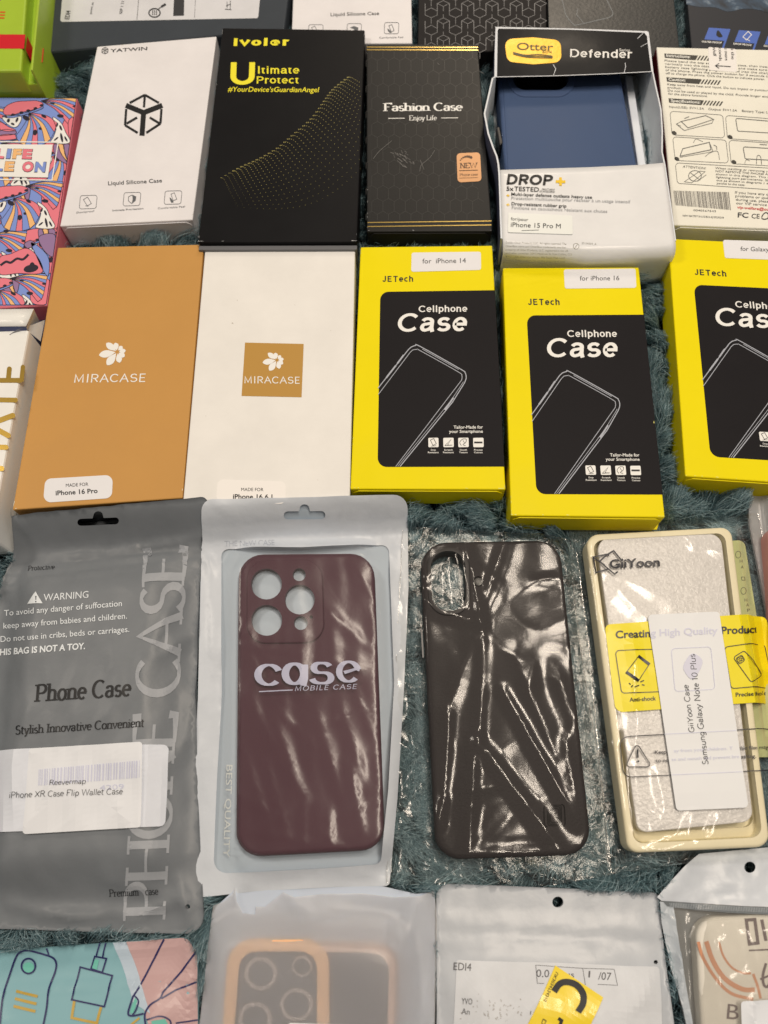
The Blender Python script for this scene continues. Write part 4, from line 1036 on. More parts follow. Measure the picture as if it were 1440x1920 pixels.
for P in ([(520, 100), (640, 140), (640, 420), (560, 440), (500, 360), (540, 240)], [(300, 480), (470, 560), (440, 800), (330, 760), (260, 640)], [(380, 800), (540, 860), (470, 1180), (380, 1100), (340, 950)], [(150, 1250), (330, 1180), (430, 1320), (250, 1420), (120, 1400)], [(0, 640), (200, 620), (240, 760), (60, 800)], [(300, 1560), (420, 1620), (380, 1790), (250, 1760)]): shape(PP, P, (0, 0))
level(); motif((250, 330)); motif((130, 1040)); motif((-330, 350)); motif((-60, 1740))
level(); motif((-420, 1100)); motif((-560, 90)); motif((-640, 780)); motif((-700, 1500)); motif((-620, -560))
level(); motif((0, 0)); motif((-250, 1450)); level(); motif((-125, 695)); level()
o3 = (0, 0); shape(PP, [(0, 1410), (90, 1380), (200, 1335), (270, 1360), (330, 1440), (352, 1520), (300, 1545), (150, 1540), (0, 1545)], o3); shape(PB, [(255, 1290), (330, 1330), (400, 1420), (395, 1560), (345, 1500), (300, 1400)], o3)
outl.line([pz(*p) for p in spline([(5, 1475), (50, 1445), (90, 1452), (140, 1420), (190, 1425), (235, 1385)])], 4.5); blob((255, 1500), 62, 32, o3, -.2); blob((265, 1480), 22, 32, o3); shape(PM, [(200, 1300), (250, 1270), (290, 1300), (230, 1335)], o3); shape(PM, [(320, 1240), (450, 1225), (440, 1400), (360, 1350)], o3); shape(PP, [(560, 300), (605, 270), (590, 420), (570, 440)], o3)
for kk in inks: inks[kk].build('pattern_shapes', pm[kk], t)
outl.build('pattern_outline', m_navy_i, t)
k = Ink(S, .0005); k.line([pz(-300, 462), pz(478, 470), pz(428, 780), pz(-300, 770)], 2, True); k.build('panel_frame', ink_white, t)
b = tape('lettered_panel', [pz(-280, 488), pz(435, 492), pz(395, 760), pz(-280, 748)], S, M('panel_white', (240, 226, 206), .5), t, lift=.0006)
TXT = (('L', -25, 35, 601, PP, 72), ('I', 55, 88, 601, PB, 72), ('F', 106, 175, 602, PO, 72), ('E', 186, 262, 604, PP, 72), ('L', -40, 24, 702, PB, 72), ('E', 40, 116, 704, PO, 72), ('O', 184, 274, 708, PP, 74), ('N', 288, 372, 711, PB, 74))
for nm, bo, lf, mm in (('panel_lettering', .075, .0009, None), ('panel_lettering', .05, .0010, 1)):
    for col in ((m_navy_i,) if mm is None else (PP, PB, PO)):
        k = Ink(S, lf)
        for ch, a, e, yb, cc, cp in TXT:
            if mm is None or cc is col:
                ex = 3 if mm is None else 0
                k.text(ch, pz(a-ex, yb+ex), pz(e+ex, yb+ex+2), (cp+2*ex)/4.361, bold=.06, slant=.12)
        k.build(nm, col, b)

t, S, T = BOX('phone_case_box', 'flat navy box under the open white box', 'box', [(-150, 540), (92, 540), (86, 700), (-150, 700)], .006, M('navy_board', (62, 68, 92), .5))
m_wb = CARD('white_glossy_board', (240, 228, 206), .35, coat=.15)
cw = [(-200, 628), (54, 618), (-19, 1010), (-280, 1020)]
t, S, T = BOX('phone_case_box', 'white box with gold foil letters along its edge and a torn open end flap', 'box', cw, .027, m_wb, bevel=.0014)
ft = [G(-190, 582, .0275), G(63, 579, .0275), G(50, 613, .0285), G(-200, 611, .0275)]
V = []; n = 8
for i in range(n+1):
    g = i/n; a = ft[0]*(1-g)+ft[1]*g; b_ = ft[3]*(1-g)+ft[2]*g; V += [a+[0, .000, 0], (a+b_)/2+[0, 0, .0004], b_+[0, 0, .0012*g*g]]
F = []
for i in range(n):
    for j in range(2): F.append((3*i+j, 3*i+j+1, 3*i+j+4, 3*i+j+3))
o = link('torn_flap', V, F, m_wb, t, smooth=True); md = o.modifiers.new('t', 'SOLIDIFY'); md.thickness = .0006
link('flap_side', [G(63, 579, .0275), G(50, 613, .0285), G(52, 640, .016), G(74, 602, .012)], [(0, 1, 2, 3)], m_in, t)
link('dust_flap', [G(52, 612, .024), G(84, 600, .012), G(76, 640, .012), G(54, 622, .024)], [(0, 1, 2, 3)], m_wb, t)
k = Ink(S, .0001); k.line([(18, 628), (34, 618), (52, 613)], 1.3); k.line([(24, 624), (38, 620)], 2.2); k.build('tear_line', MATS['grey_card'] if 'grey_card' in MATS else ink_grey, t)
gld = M('gold_foil_letter', (172, 132, 52), .3, .5, metal=.75); k = Ink(S, .00012)
def bar(a, b, wd): # rounded bar in zoomed pixels of the left edge view
    A, B = np.array([a[0]/4.174, 560+a[1]/4.174]), np.array([b[0]/4.174, 560+b[1]/4.174])
    d = (B-A)/np.linalg.norm(B-A); n_ = np.array([-d[1], d[0]])*wd/8.35; P = [A+n_, A-n_]; a0 = math.atan2(-n_[1], -n_[0])
    P += [B+np.array([math.cos(a0+math.pi*i/6), math.sin(a0+math.pi*i/6)])*wd/8.35 for i in range(7)]; k.poly(P)
bar((-120, 640), (158, 640), 38); bar((168, 650), (180, 535), 34); bar((66, 630), (74, 550), 38); bar((-40, 632), (-26, 540), 38)
bar((-150, 790), (122, 795), 38); bar((-150, 1010), (100, 915), 42); bar((-150, 955), (65, 1072), 42); bar((-150, 1160), (48, 1164), 40); bar((-150, 1325), (14, 1330), 42)
k.build('gold_lettering', gld, t)
# ================================================================== the bags
def sm(a, b, v): t_ = max(0.0, min(1.0, (v-a)/(b-a))); return t_*t_*(3-2*t_)
def wpoly(c, z): return [G(p[0], p[1], z)[:2] for p in c]
def quad_sd(c, z, r=.006):
    """rounded signed distance to a convex outline given in pixels (negative inside)"""
    P = np.array(wpoly(c, z)); 
    if sum(P[i-1][0]*P[i][1]-P[i][0]*P[i-1][1] for i in range(len(P))) > 0: P = P[::-1]
    E = []
    for i in range(len(P)):
        a, b = P[i], P[(i+1) % len(P)]; d = (b-a)/np.linalg.norm(b-a); E.append((a[0], a[1], -d[1], d[0]))
    def f(x_, y_):
        ds = [(x_-ax)*nx_+(y_-ay)*ny_+r for ax, ay, nx_, ny_ in E]
        s = sum(d*d for d in ds if d > 0)
        return (math.sqrt(s) if s > 0 else max(ds))-r
    return f
def nz(x_, y_, s, seed, sx=1.0, sy=1.0): return noise.noise(Vector((x_*s*sx, y_*s*sy, seed)))
def ridge(x_, y_, s, seed, sx=1.0, sy=1.0):
    n_ = 1-abs(noise.noise(Vector((x_*s*sx+.7*noise.noise(Vector((x_*s*.6, y_*s*.6, seed+5))), y_*s*sy, seed)))*2.2); return max(0, n_)**3
def creases(L, z):
    S_ = []
    for a, b, amp, wd in L:
        A, B = G(*a, z)[:2], G(*b, z)[:2]; d = B-A; l2 = float(d.dot(d)); S_.append((A[0], A[1], d[0], d[1], l2, amp, wd))
    def f(x_, y_):
        h = 0
        for ax, ay, dx, dy, l2, amp, wd in S_:
            g = ((x_-ax)*dx+(y_-ay)*dy)/l2; g2 = 0 if g < 0 else 1 if g > 1 else g
            e = math.hypot(x_-ax-g2*dx, y_-ay-g2*dy)
            if e < wd: h += amp*(1-e/wd)**1.6*(.35+.65*math.sin(math.pi*(.12+.76*g2)))
        return h
    return f
def foot_bag(c, z, kind=1): FOOT.append((wpoly(c, z), kind))

def slot(c, w_, h_, bump, sl=0.0):
    """euro hang hole"""
    cx, cy = c; o = []
    def q(a, b): return (cx+a, cy+b+a*sl)
    n_ = 6
    for i in range(n_+1): a = math.pi/2+math.pi*i/n_; o.append(q(-w_/2+h_/2+h_/2*math.cos(a), h_/2*math.sin(a)))
    o += [q(-bump*1.15, -h_/2)]
    for i in range(n_+1): a = math.pi+math.pi*i/n_; o.append(q(bump*math.cos(a), -h_/2-bump*.55+bump*math.sin(a)*.9))
    o += [q(bump*1.15, -h_/2)]
    for i in range(n_+1): a = -math.pi/2+math.pi*i/n_; o.append(q(w_/2-h_/2+h_/2*math.cos(a), h_/2*math.sin(a)))
    return o

# --- grey zip bag ---
gout = rq([(22, 967), (392, 930), (378, 1010), (374, 1100), (366, 1300), (372, 1500), (384, 1752), (200, 1747), (-60, 1740), (-30, 1200), (2, 1090)], [4, 12, 40, 60, 60, 60, 34, 0, 10, 0, 0], 5)
g_sd = quad_sd([(28, 1075), (330, 1050), (318, 1650), (-40, 1665)], .012, .012)
gy1, gy0 = G(200, 948, .02)[1], G(200, 1040, .01)[1]
gcr = creases([((60, 1040), (180, 1028), .0009, .004), ((200, 1030), (350, 1012), .0010, .004), ((120, 1038), (330, 1042), .0008, .005), ((350, 1075), (290, 1220), .0013, .007), ((360, 1180), (300, 1235), .0014, .008), ((362, 1290), (338, 1420), .0012, .006),
    ((0, 1700), (170, 1724), .0013, .006), ((60, 1722), (230, 1712), .001, .005), ((230, 1726), (330, 1690), .0015, .006), ((330, 1650), (352, 1735), .0012, .006), ((200, 1650), (345, 1690), .0009, .008), ((45, 985), (56, 1000), .001, .004), ((70, 980), (150, 962), .0009, .006)], .008)
zip_g = [(30, 1002), (382, 975)]
gz = [(G(25, 1000, .013)[1]+d) for d in (0, -.004, -.0085)]
def f_grey(x_, y_):
    d = g_sd(x_, y_); p = 1-sm(-.016, .012, d)
    up = sm(gy0, gy1, y_+.13*x_*0+.02*x_)
    h = .0012+.0125*p+.0195*up*(1-.6*p)
    h += 1.6*gcr(x_, y_)+.0013*nz(x_, y_, 45, 3)*(.5+p*.3)+.0006*nz(x_, y_, 95, 4, 1.5, .7)+.0005*ridge(x_, y_, 60, 9, 1, .5)*(1-p)
    q = y_-.145*x_*.6-gz[1]
    h += .0011*(math.exp(-(q/.0014)**2)+math.exp(-((q+.0065)/.0012)**2)+.7*math.exp(-((q-.006)/.0016)**2))+.0006*ridge(x_, y_, 38, 12, 1.4, .6)
    return max(h, .0009)
m_gbag = M('grey_bag_film', (119, 116, 111), .42, .32, var=.04, vscale=25, bump=.0003, bscale=90)
t = thing('zip_bag', 'opaque grey zip bag with black serif lettering and white paper labels', 'bag', G(190, 1350, .005)*[1, 1, 0])
HFg = HF(f_grey, .012)
sheet('bag_film', gout, f_grey, m_gbag, t, holes=[slot((184, 978), 78, 13, 9, -.04), circ((352, 1700), 4.5, n=12)], under=.0006, res=.0024)
foot_bag([(22, 967), (392, 930), (374, 1100), (-30, 1200)], .012, 1); foot_bag([(10, 1050), (376, 1030), (374, 1100), (384, 1752), (-60, 1740), (-30, 1200)], .005, 2)
k = Ink(HFg, .00022); k.text('PHONE CASE', (310, 1724), (350, 1021), 79, font='serif', thick=.175, thin=.07, up=(-79, 3), track=-.015); k.build('vertical_lettering', INK('pale_print_grey', (160, 154, 147), .5), t)
k = Ink(HFg, .00034); k.mark(); k.text('Phone Case', (64, 1316), (246, 1304), 32, font='serif', thick=.19, thin=.085, up=(2.5, -32), track=.02); k.mark(); k.text('Stylish Innovative Convenient', (29, 1377), (270, 1362.5), 16, font='serif', thick=.16, thin=.085, up=(1, -16))
k.mark(); k.text('Premium', (205, 1681.5), (261, 1679), 13.5, font='serif', thick=.13, thin=.07); k.text('case', (273, 1678.5), (297.5, 1677), 13.5, font='serif', thick=.13, thin=.07)
k.mark(); k.text('Protective', (52, 1070), (103, 1066.5), 8.5, font='serif', thick=.12, thin=.06, slope=.2); k.build('black_lettering', ink_black, t)
k = Ink(HFg, .0003); k.polyh([(51.5, 1133), (80.5, 1131.5), (67.5, 1109)], [[(66.3, 1117.5), (69.2, 1117.5), (68.4, 1125.5), (67, 1125.5)], circ((67.6, 1128.4), 1.5, n=6)])
k.text('WARNING', (82, 1127), (166, 1121), 13.5, slant=.12); k.text('To avoid any danger of suffocation', (8, 1155), (229, 1136.5), 11.5, slant=.08, bold=.004); k.text('keep away from babies and children.', (7, 1179), (238.5, 1160), 11.5, slant=.06, bold=.004)
k.text('Do not use in cribs, beds or carriages.', (1.5, 1204), (243, 1185), 11.5, slant=.06, bold=.004); k.text('THIS BAG IS NOT A TOY.', (-10, 1229.5), (160, 1217), 12, slant=.14, bold=.03); k.build('warning_lettering', INK('bag_white_ink', (226, 218, 210), .45), t)
b1 = tape('address_label', rq([(-40, 1411), (318, 1396), (311, 1549), (-40, 1561)], [0, 11, 11, 0]), HFg, M('label_paper_grey', (222, 213, 206), .55, var=.03, vscale=120), t, lift=.0009)
b2 = tape('name_label', rq([(57, 1404), (269, 1391), (266, 1551), (45, 1564)], 6), HFg, M('label_paper_cool', (228, 217, 219), .5, var=.012), t, lift=.0015)
k = Ink(HFg, .0020); k.text('Reevermap', (96, 1472), (164, 1469.5), 9.5, font='hand', thick=.09, serif=False, slope=.14, jit=.03); k.text('iPhone XR Case Flip Wallet Case', (21, 1496), (233, 1489), 11, font='hand', thick=.09, serif=False, slope=.14, jit=.03); k.build('handwritten_lettering', MATS['soft_black_ink'], b2)
k = Ink(HFg, .0019); rnd = random.Random(2); X = 76.0
while X < 266:
    wd = rnd.choice([1, 1.5, 2.5, 3]); g = (X-76)/190; k.poly([(X, 1443-g*17), (X+wd, 1443-g*17), (X+wd-1, 1473-g*15), (X-1, 1473-g*15)]); X += wd+rnd.choice([1.5, 2, 3.5])
k.text('4209', (190, 1482), (235, 1479.5), 10); k.build('faint_barcode', INK('faint_ink', (204, 194, 196)), b2)

# --- white bag with clear window around a maroon case ---
wout = rq([(378, 936), (583, 932), (764, 927), (766, 1100), (757, 1300), (745, 1500), (730, 1661), (628, 1663), (478, 1671), (350, 1686), (360, 1500), (371, 1310), (377, 1030)], [22, 0, 26, 0, 0, 0, 8, 0, 0, 30, 0, 0, 30], 6)
wwin = rq([(415, 1030), (564, 1026), (729, 1022), (733, 1124), (739, 1283), (728, 1480), (714, 1620), (611, 1628), (520, 1633), (400, 1638), (407, 1459), (416, 1300)], [14, 0, 14, 0, 0, 0, 14, 0, 0, 24, 0, 0], 5)
mar = [(448, 1040), (701, 1038), (722, 1593), (443, 1608)]
w_sd = quad_sd(mar, .01, .010)
wy1, wy0 = G(560, 932, .02)[1], G(560, 1010, .008)[1]
wcr = creases([((465, 1300), (560, 1480), .0012, .006), ((500, 1310), (575, 1500), .0012, .005), ((575, 1500), (480, 1560), .0010, .006), ((590, 1320), (640, 1500), .0013, .006), ((640, 1330), (690, 1480), .0012, .005), ((655, 1430), (680, 1560), .0013, .004), ((600, 1135), (690, 1215), .0012, .006), ((575, 1200), (560, 1300), .0010, .006), ((470, 1190), (500, 1240), .0009, .006), ((455, 1400), (510, 1560), .0012, .006), ((500, 1430), (540, 1570), .0010, .005),
    ((570, 1510), (570, 1600), .0011, .004), ((620, 1510), (618, 1600), .0011, .004), ((440, 1200), (470, 1160), .001, .005), ((660, 1060), (700, 1120), .0009, .005), ((745, 1290), (738, 1540), .0016, .003), ((752, 1290), (752, 1480), .0010, .003), ((395, 1130), (400, 1560), .0007, .006), ((440, 1648), (475, 1664), .001, .006), ((430, 1030), (520, 1024), .0007, .004), ((374, 1020), (400, 1080), .0016, .005), ((385, 1040), (395, 1260), .0013, .004), ((400, 1090), (408, 1240), .0014, .004), ((378, 1300), (372, 1560), .0010, .004), ((392, 1330), (384, 1620), .0014, .005), ((440, 1660), (560, 1640), .0013, .005), ((470, 1636), (450, 1670), .0014, .004), ((560, 1655), (700, 1640), .0014, .005), ((640, 1632), (720, 1650), .0012, .004), ((745, 1020), (750, 1240), .0018, .004), ((735, 1060), (748, 1150), .0012, .003), ((400, 945), (440, 975), .0012, .005), ((440, 940), (520, 950), .0008, .005), ((620, 940), (740, 960), .0009, .006), ((650, 1030), (725, 1028), .0008, .004)], .010)
wz = G(560, 990, .012)[1]
wcr_ = wcr
fine = creases([((470, 1230), (520, 1330), .0006, .003), ((530, 1340), (590, 1400), .0006, .003), ((610, 1360), (700, 1330), .0006, .003), ((450, 1490), (500, 1520), .0006, .003), ((520, 1500), (610, 1470), .0006, .003), ((640, 1540), (710, 1480), .0007, .003), ((620, 1240), (680, 1260), .0006, .003), ((660, 1280), (700, 1380), .0007, .003), ((480, 1560), (640, 1590), .0006, .003), ((455, 1210), (560, 1225), .0006, .003), ((600, 1560), (660, 1600), .0007, .003)], .012)
def wcr(a, b): return wcr_(a, b)*.8+fine(a, b)
def f_white(x_, y_):
    d = w_sd(x_, y_); p = 1-sm(-.002, .013, d); up = sm(wy0, wy1, y_)
    h = .0014+.0114*p+(.0200-.06*max(0, x_))*up*(1-p)
    h += wcr(x_, y_)*(1.0-.35*p)+.0007*nz(x_, y_, 50, 13)+.0010*nz(x_, y_, 70, 14, 1.6, .5)*p*.6
    q = y_-wz+.02*x_
    h += .0006*(math.exp(-(q/.0013)**2)+math.exp(-((q+.006)/.0013)**2)+math.exp(-((q-.0055)/.0012)**2))
    return max(h, .0010)
m_wbag = M('white_bag_film', (207, 200, 191), .34, .4, var=.03, vscale=30, bump=.0007, bscale=55)
t = thing('zip_bag', 'white zip bag with a clear window showing a maroon case', 'bag', G(560, 1300, .005)*[1, 1, 0])
HFw = HF(f_white, .010)
hang = slot((571, 966), 78, 15, 9, -.01)
sheet('bag_frame', wout, f_white, m_wbag, t, holes=[wwin, hang], res=.0024)
sheet('window_film', wwin, f_white, FILM('milky_window_film', .34, .22, .055, (.96, .96, .96), (.78, .78, .77), .00015, 60), t, res=.0020)
sheet('back_film', wout, lambda a, b: max(.0005, f_white(a, b)-.0025) if w_sd(a, b) > .013 else .0006+.0054*sm(-.003, -.008, w_sd(a, b)), M('shaded_white_back_film', (190, 191, 186), .45), t, res=.004)  # white back film; its colour is greyed for shade behind the window
foot_bag([(378, 936), (764, 927), (766, 1100), (730, 1661), (350, 1686), (371, 1310)], .005, 2)
k = Ink(HFw, .00025); k.text('THE NEW CASE', (421, 1024.5), (515, 1022), 10.5, spacing=.95); k.build('embossed_lettering', INK('emboss_grey', (180, 175, 170), .3), t)
silver = INK('silver_print', (178, 168, 174), .4)
k = Ink(HFw, .00035)
def fat(P, wd=.22): return ribbon(P, lambda th: wd*(.42+.58*abs(math.sin(th))))
fc = [fat(A_(.36, .5, .33, .45, 24, 318, 18))]
fa = [fat(A_(.36, .5, .32, .45, 0, 360, 22), .26), fat([(.72, .92), (.72, .3), (.66, -.05)], .22)]
fs = [fat(A_(.4, .72, .26, .22, 20, 90, 5)+A_(.3, .72, .22, .22, 90, 270, 9)+A_(.45, .26, .25, .24, 90, -90, 9)+A_(.32, .26, .3, .24, 270, 190, 5), .24)]
fe = [fat(A_(.36, .5, .33, .45, 12, 318, 18)), fat([(.2, .46), (.62, .62), (.74, .58)], .24)]
for pcs, x0, x1, yb in ((fc, 477, 529, 1286), (fa, 528, 578, 1284), (fs, 580, 627, 1282), (fe, 630, 677, 1280)):
    mx = max(v[0] for V, F in pcs for v in V); mn = min(v[0] for V, F in pcs for v in V)
    for V, F in pcs: k.add([(x0+(x1-x0)*(a-mn)/(mx-mn), yb-41*b) for a, b in V], F)
k.line([(486, 1297), (549, 1294)], 2); k.text('MOBILE CASE', (553, 1296), (668, 1292), 9.5, slant=.25, font='heavy', thick=.13, track=.1); k.build('logo_lettering', silver, t)
k = Ink(HFw, .00035); k.text('BEST QUALITY', (425, 1434), (419, 1607), 12, up=(12, .4), bold=.004); k.build('side_lettering', INK('silver_grey_print', (236, 234, 232), .4), t)
zm = .0098
m_mar = M('maroon_silicone', (72, 29, 41), .5, .25, var=.03)
t2 = thing('phone_case', 'maroon phone case with round camera openings inside the white window bag', 'phone case', G(580, 1320, .001)*[1, 1, 0])
HOL = [circ((499.5, 1095), 29), circ((561, 1077.5), 12), circ((562, 1124), 28), circ((500, 1163), 29), circ((564, 1168), 13), circ((583.5, 1157), 3.2, n=10)]
slab('shell', rq(mar, [46, 46, 46, 46]), zm, .0066, m_mar, t2, r=.0024, holes=HOL)
slab('side_wall', rq(mar, [46, 46, 46, 46]), .0068, .0010, m_mar, t2, holes=[rq([(453, 1046), (696, 1044), (716, 1586), (449, 1601)], 42)])
slab('camera_plate', rq([(462, 1050), (604, 1048), (609, 1205), (462, 1207)], 36), zm+.0011, zm-.0005, m_mar, t2, r=.0009, holes=HOL, rings=3)

# --- clear sleeve around a brown leather case ---
lea = [(787, 1016), (1050, 1011), (1112, 1603), (818, 1613)]
l_sd = quad_sd(lea, .010, .012)
cout = [(754, 988), (850, 992), (960, 999), (1066, 1012), (1081, 1035), (1100, 1180), (1122, 1400), (1148, 1640), (1020, 1662), (900, 1657), (722, 1660), (734, 1350), (745, 1150)]
lcr = creases([((902, 1300), (896, 1400), .0016, .005), ((896, 1390), (1052, 1596), .0026, .007), ((890, 1385), (877, 1600), .0022, .006), ((877, 1602), (1052, 1598), .0014, .005), ((905, 1150), (903, 1300), .0014, .006), ((950, 1010), (895, 1160), .0016, .006), ((900, 1168), (830, 1360), .0010, .008), ((945, 1300), (1080, 1540), .0026, .006), ((965, 1230), (1075, 1500), .0016, .010), ((842, 1340), (830, 1500), .0018, .005), ((830, 1500), (822, 1545), .0022, .005), ((822, 1545), (775, 1460), .0022, .005),
    ((770, 1103), (855, 1036), .0022, .006), ((770, 1103), (818, 1145), .0022, .006), ((855, 1036), (866, 1130), .0024, .005), ((884, 1066), (900, 1170), .0026, .005), ((818, 1145), (900, 1170), .0022, .006), ((828, 1060), (830, 1150), .0014, .005), ((870, 1010), (882, 1070), .0018, .006), ((1040, 1250), (1075, 1360), .0012, .008), ((1000, 1240), (990, 1300), .001, .008), ((1060, 1390), (1085, 1520), .0016, .006), ((755, 1000), (772, 1060), .002, .006), ((990, 1620), (1060, 1655), .002, .006), ((910, 1650), (960, 1628), .002, .006), ((960, 1628), (1010, 1650), .002, .006), ((1085, 1250), (1105, 1400), .0018, .004), ((800, 1640), (815, 1625), .002, .006), ((740, 1450), (730, 1640), .0022, .005), ((1000, 1090), (1050, 1085), .0010, .006), ((880, 1480), (950, 1470), .0010, .008)], .012)
def f_clear(x_, y_):
    d = l_sd(x_, y_); p = 1-sm(-.002, .010, d)
    h = .0022+.0104*p+lcr(x_, y_)*(.60+.5*(1-p))+(.0017*ridge(x_, y_, 36, 21)+.0012*nz(x_, y_, 45, 22))*(1-.88*p)+.0007*nz(x_, y_, 22, 23, 1.2, .7)*p+.0002*nz(x_, y_, 70, 27, 1.3, .8)*p+.0004*ridge(x_, y_, 18, 26, 1, .5)*p
    return max(h, .0012)
m_clear = FILM('clear_film', .24, .12, .014, (.98, .98, .97), (.7, .7, .7), .00006, 120)
t = thing('plastic_sleeve', 'wrinkled clear plastic sleeve around a dark brown leather case', 'sleeve', G(930, 1320, .004)*[1, 1, 0])
sheet('film', cout, f_clear, m_clear, t, res=.0016)
sheet('back_film', cout, lambda a, b: .0006+.0006*(nz(a, b, 60, 31)+.5)*(1 if l_sd(a, b) > 0 else 0), FILM('clear_back_film', .16, .12, .008), t, res=.006)
k = Ink(HF(f_clear, .006), .0002)
k.mark(); k.line([(1081, 1035), (1100, 1180), (1122, 1400), (1146, 1636)], 2.0); k.mark(); k.line([(756, 990), (747, 1150), (737, 1350), (725, 1656)], 2.0); k.mark(); k.line([(756, 989), (850, 993), (960, 1000), (1064, 1012)], 1.5)
k.build('sealed_seam', FILM('seam_film', 2.6, .10, .16, (.95, .95, .95), (.85, .85, .85), .0012, 400), t)
foot_bag(cout, .004, 1); 
zl = .0100
m_lea = M('brown_leather', (48, 41, 38), .55, .15, var=.12, vscale=35, bump=.00015, bscale=650, stretch=(1, 1.6, 1))
m_lrim = M('dark_leather_rim', (36, 31, 30), .5)
t2 = thing('phone_case', 'dark brown leather phone case with tall camera cutout inside the clear sleeve', 'phone case', G(940, 1320, .001)*[1, 1, 0])
cut = rq([(806, 1034), (872, 1032), (875, 1144), (812, 1147)], 30)
slab('shell', rq(lea, 48), zl, .0008, m_lea, t2, r=.0024, holes=[cut, circ((897, 1090), 9.5)])
slab('camera_rim', rq([(799, 1027), (880, 1025), (883, 1152), (805, 1155)], 36), zl+.0008, zl-.002, m_lrim, t2, r=.0006, holes=[cut], rings=2)
slab('lens_plug', circ((897, 1090), 9), zl-.001, .001, M('black_gloss', (14, 13, 13), .3), t2, r=.0004)
k = Ink(Flat(zl), .00008); 
for a, b in ((8.5, 13), (11, 16.2), (13.5, 19)): k.line(rq([(1039.5-a, 1529-b), (1038.5+a, 1528.5-b), (1040+a, 1529+b), (1041-a, 1529.5+b)], 4, 4), 1.5, True)
for sx in (-1, 1):
    k.line(spline([(1039+sx*13, 1508), (1039+sx*18.5, 1512), (1039.5+sx*19.5, 1529), (1040+sx*19, 1546), (1040+sx*14, 1550)]), 2.2)
k.build('pressed_logo', M('pressed_line', (16, 13, 12), .6, .1), t2)
slab('side_button', rq([(789, 1180), (792, 1180), (795, 1233), (792, 1233)], 1, 2), .007, .004, M('button_grey', (120, 112, 105), .4), t2)

# --- clear sleeve around a cream case with foam sheet ---
crm = [(1098, 1002), (1372, 987), (1446, 1588), (1178, 1600)]
c_sd = quad_sd(crm, .010, .008)
yout = [(1066, 986), (1200, 980), (1330, 972), (1420, 961), (1442, 1080), (1470, 1250), (1500, 1606), (1400, 1612), (1284, 1620), (1140, 1640), (1118, 1420), (1100, 1300), (1078, 1150)]
ycr = creases([((1100, 1040), (1090, 1200), .0012, .004), ((1110, 1060), (1122, 1180), .0014, .005), ((1190, 1440), (1200, 1560), .0016, .005), ((1200, 1500), (1250, 1550), .0016, .005), ((1232, 1450), (1250, 1540), .0016, .005), ((1195, 1330), (1192, 1400), .0016, .005), ((1190, 1200), (1188, 1330), .0012, .004), ((1230, 1600), (1370, 1560), .0020, .006), ((1305, 1605), (1308, 1575), .0018, .005), ((1215, 1605), (1280, 1580), .0018, .005), ((1280, 1580), (1300, 1535), .0016, .006), ((1375, 990), (1418, 962), .003, .005), ((1285, 1000), (1300, 1030), .0014, .005), ((1330, 1030), (1370, 1045), .0014, .005), ((1140, 1070), (1260, 1130), .0010, .010), ((1150, 1100), (1210, 1160), .0009, .008), ((1103, 1180), (1118, 1290), .0016, .005), ((1120, 1330), (1145, 1560), .0022, .005), ((1150, 1400), (1170, 1560), .0016, .004), ((1350, 1530), (1330, 1560), .0014, .005), ((1240, 1525), (1225, 1560), .0014, .005)], .012)
def f_cream(x_, y_):
    d = c_sd(x_, y_); p = 1-sm(-.001, .012, d)
    h = .0020+.0110*p+ycr(x_, y_)*(.6+.5*(1-p))+(.0018*ridge(x_, y_, 36, 41)+.0012*nz(x_, y_, 45, 42))*(1-.9*p)+.0003*nz(x_, y_, 30, 43)*p
    return max(h, .0012)
t = thing('plastic_sleeve', 'clear printed sleeve with yellow band and white label around a cream case', 'sleeve', G(1280, 1300, .004)*[1, 1, 0])
sheet('film', yout, f_cream, m_clear, t, res=.0018)
sheet('back_film', yout, lambda a, b: .0006, MATS.get('x') or bpy.data.materials['clear_back_film'], t, res=.01)
HFc = HF(f_cream, .012)
k = Ink(HFc, .0002); k.mark(); k.line([(1072, 1080), (1086, 1200), (1106, 1330), (1124, 1440), (1142, 1632)], 2); k.mark(); k.line([(1421, 962), (1444, 1080), (1470, 1250)], 2.2); k.build('sealed_seam', bpy.data.materials['seam_film'], t)
foot_bag(yout, .004, 1)
m_band = M('band_yellow', (238, 208, 14), .4, .3, coat=.05, bump=.0001, bscale=120)
k = Ink(HFc, .00025); k.poly(rq([(1133.5, 1171), (1436, 1156), (1470, 1318), (1154, 1336)], [10, 12, 14, 16])); k.build('yellow_band', m_band, t)
k = Ink(HFc, .0005); k.mark(); k.text('Creating High Quality Product', (1154, 1197), (1422, 1186.5), 14.5, bold=.022); k.text('Anti-shock', (1180, 1316), (1229.5, 1313), 8, bold=.015); k.text('Precise holes', (1379, 1306.5), (1441, 1303), 8, bold=.015)
k.mark(); k.text('Keep away from your children. The thin film may cling', (1227.5, 1414), (1462, 1403), 7.2, bold=.015); k.text('to nose and mouth and prevent breathing.', (1229, 1429.5), (1417, 1421), 7.2, bold=.015)
for c in ([(1153, 1220), (1228, 1217.5), (1240, 1297), (1165, 1300)], [(1357, 1213), (1433, 1209), (1447, 1290), (1370, 1291)]): k.line(rq(c, 7, 5), 1.5, True)
k.line([(1198, 1229), (1218, 1244), (1196, 1278), (1173, 1262)], 1.3, True); k.poly([(1198, 1228), (1219, 1244), (1216, 1248.5), (1195, 1232.5)]); k.poly([(1175.5, 1258), (1198, 1274), (1196, 1279), (1172, 1262.5)])
for a, b in (((1182, 1284), (1179, 1281)), ((1190, 1288), (1198, 1285)), ((1203, 1284), (1208, 1285)), ((1200, 1279), (1207, 1276)), ((1186, 1285), (1183, 1289))): k.line([a, b], 2)
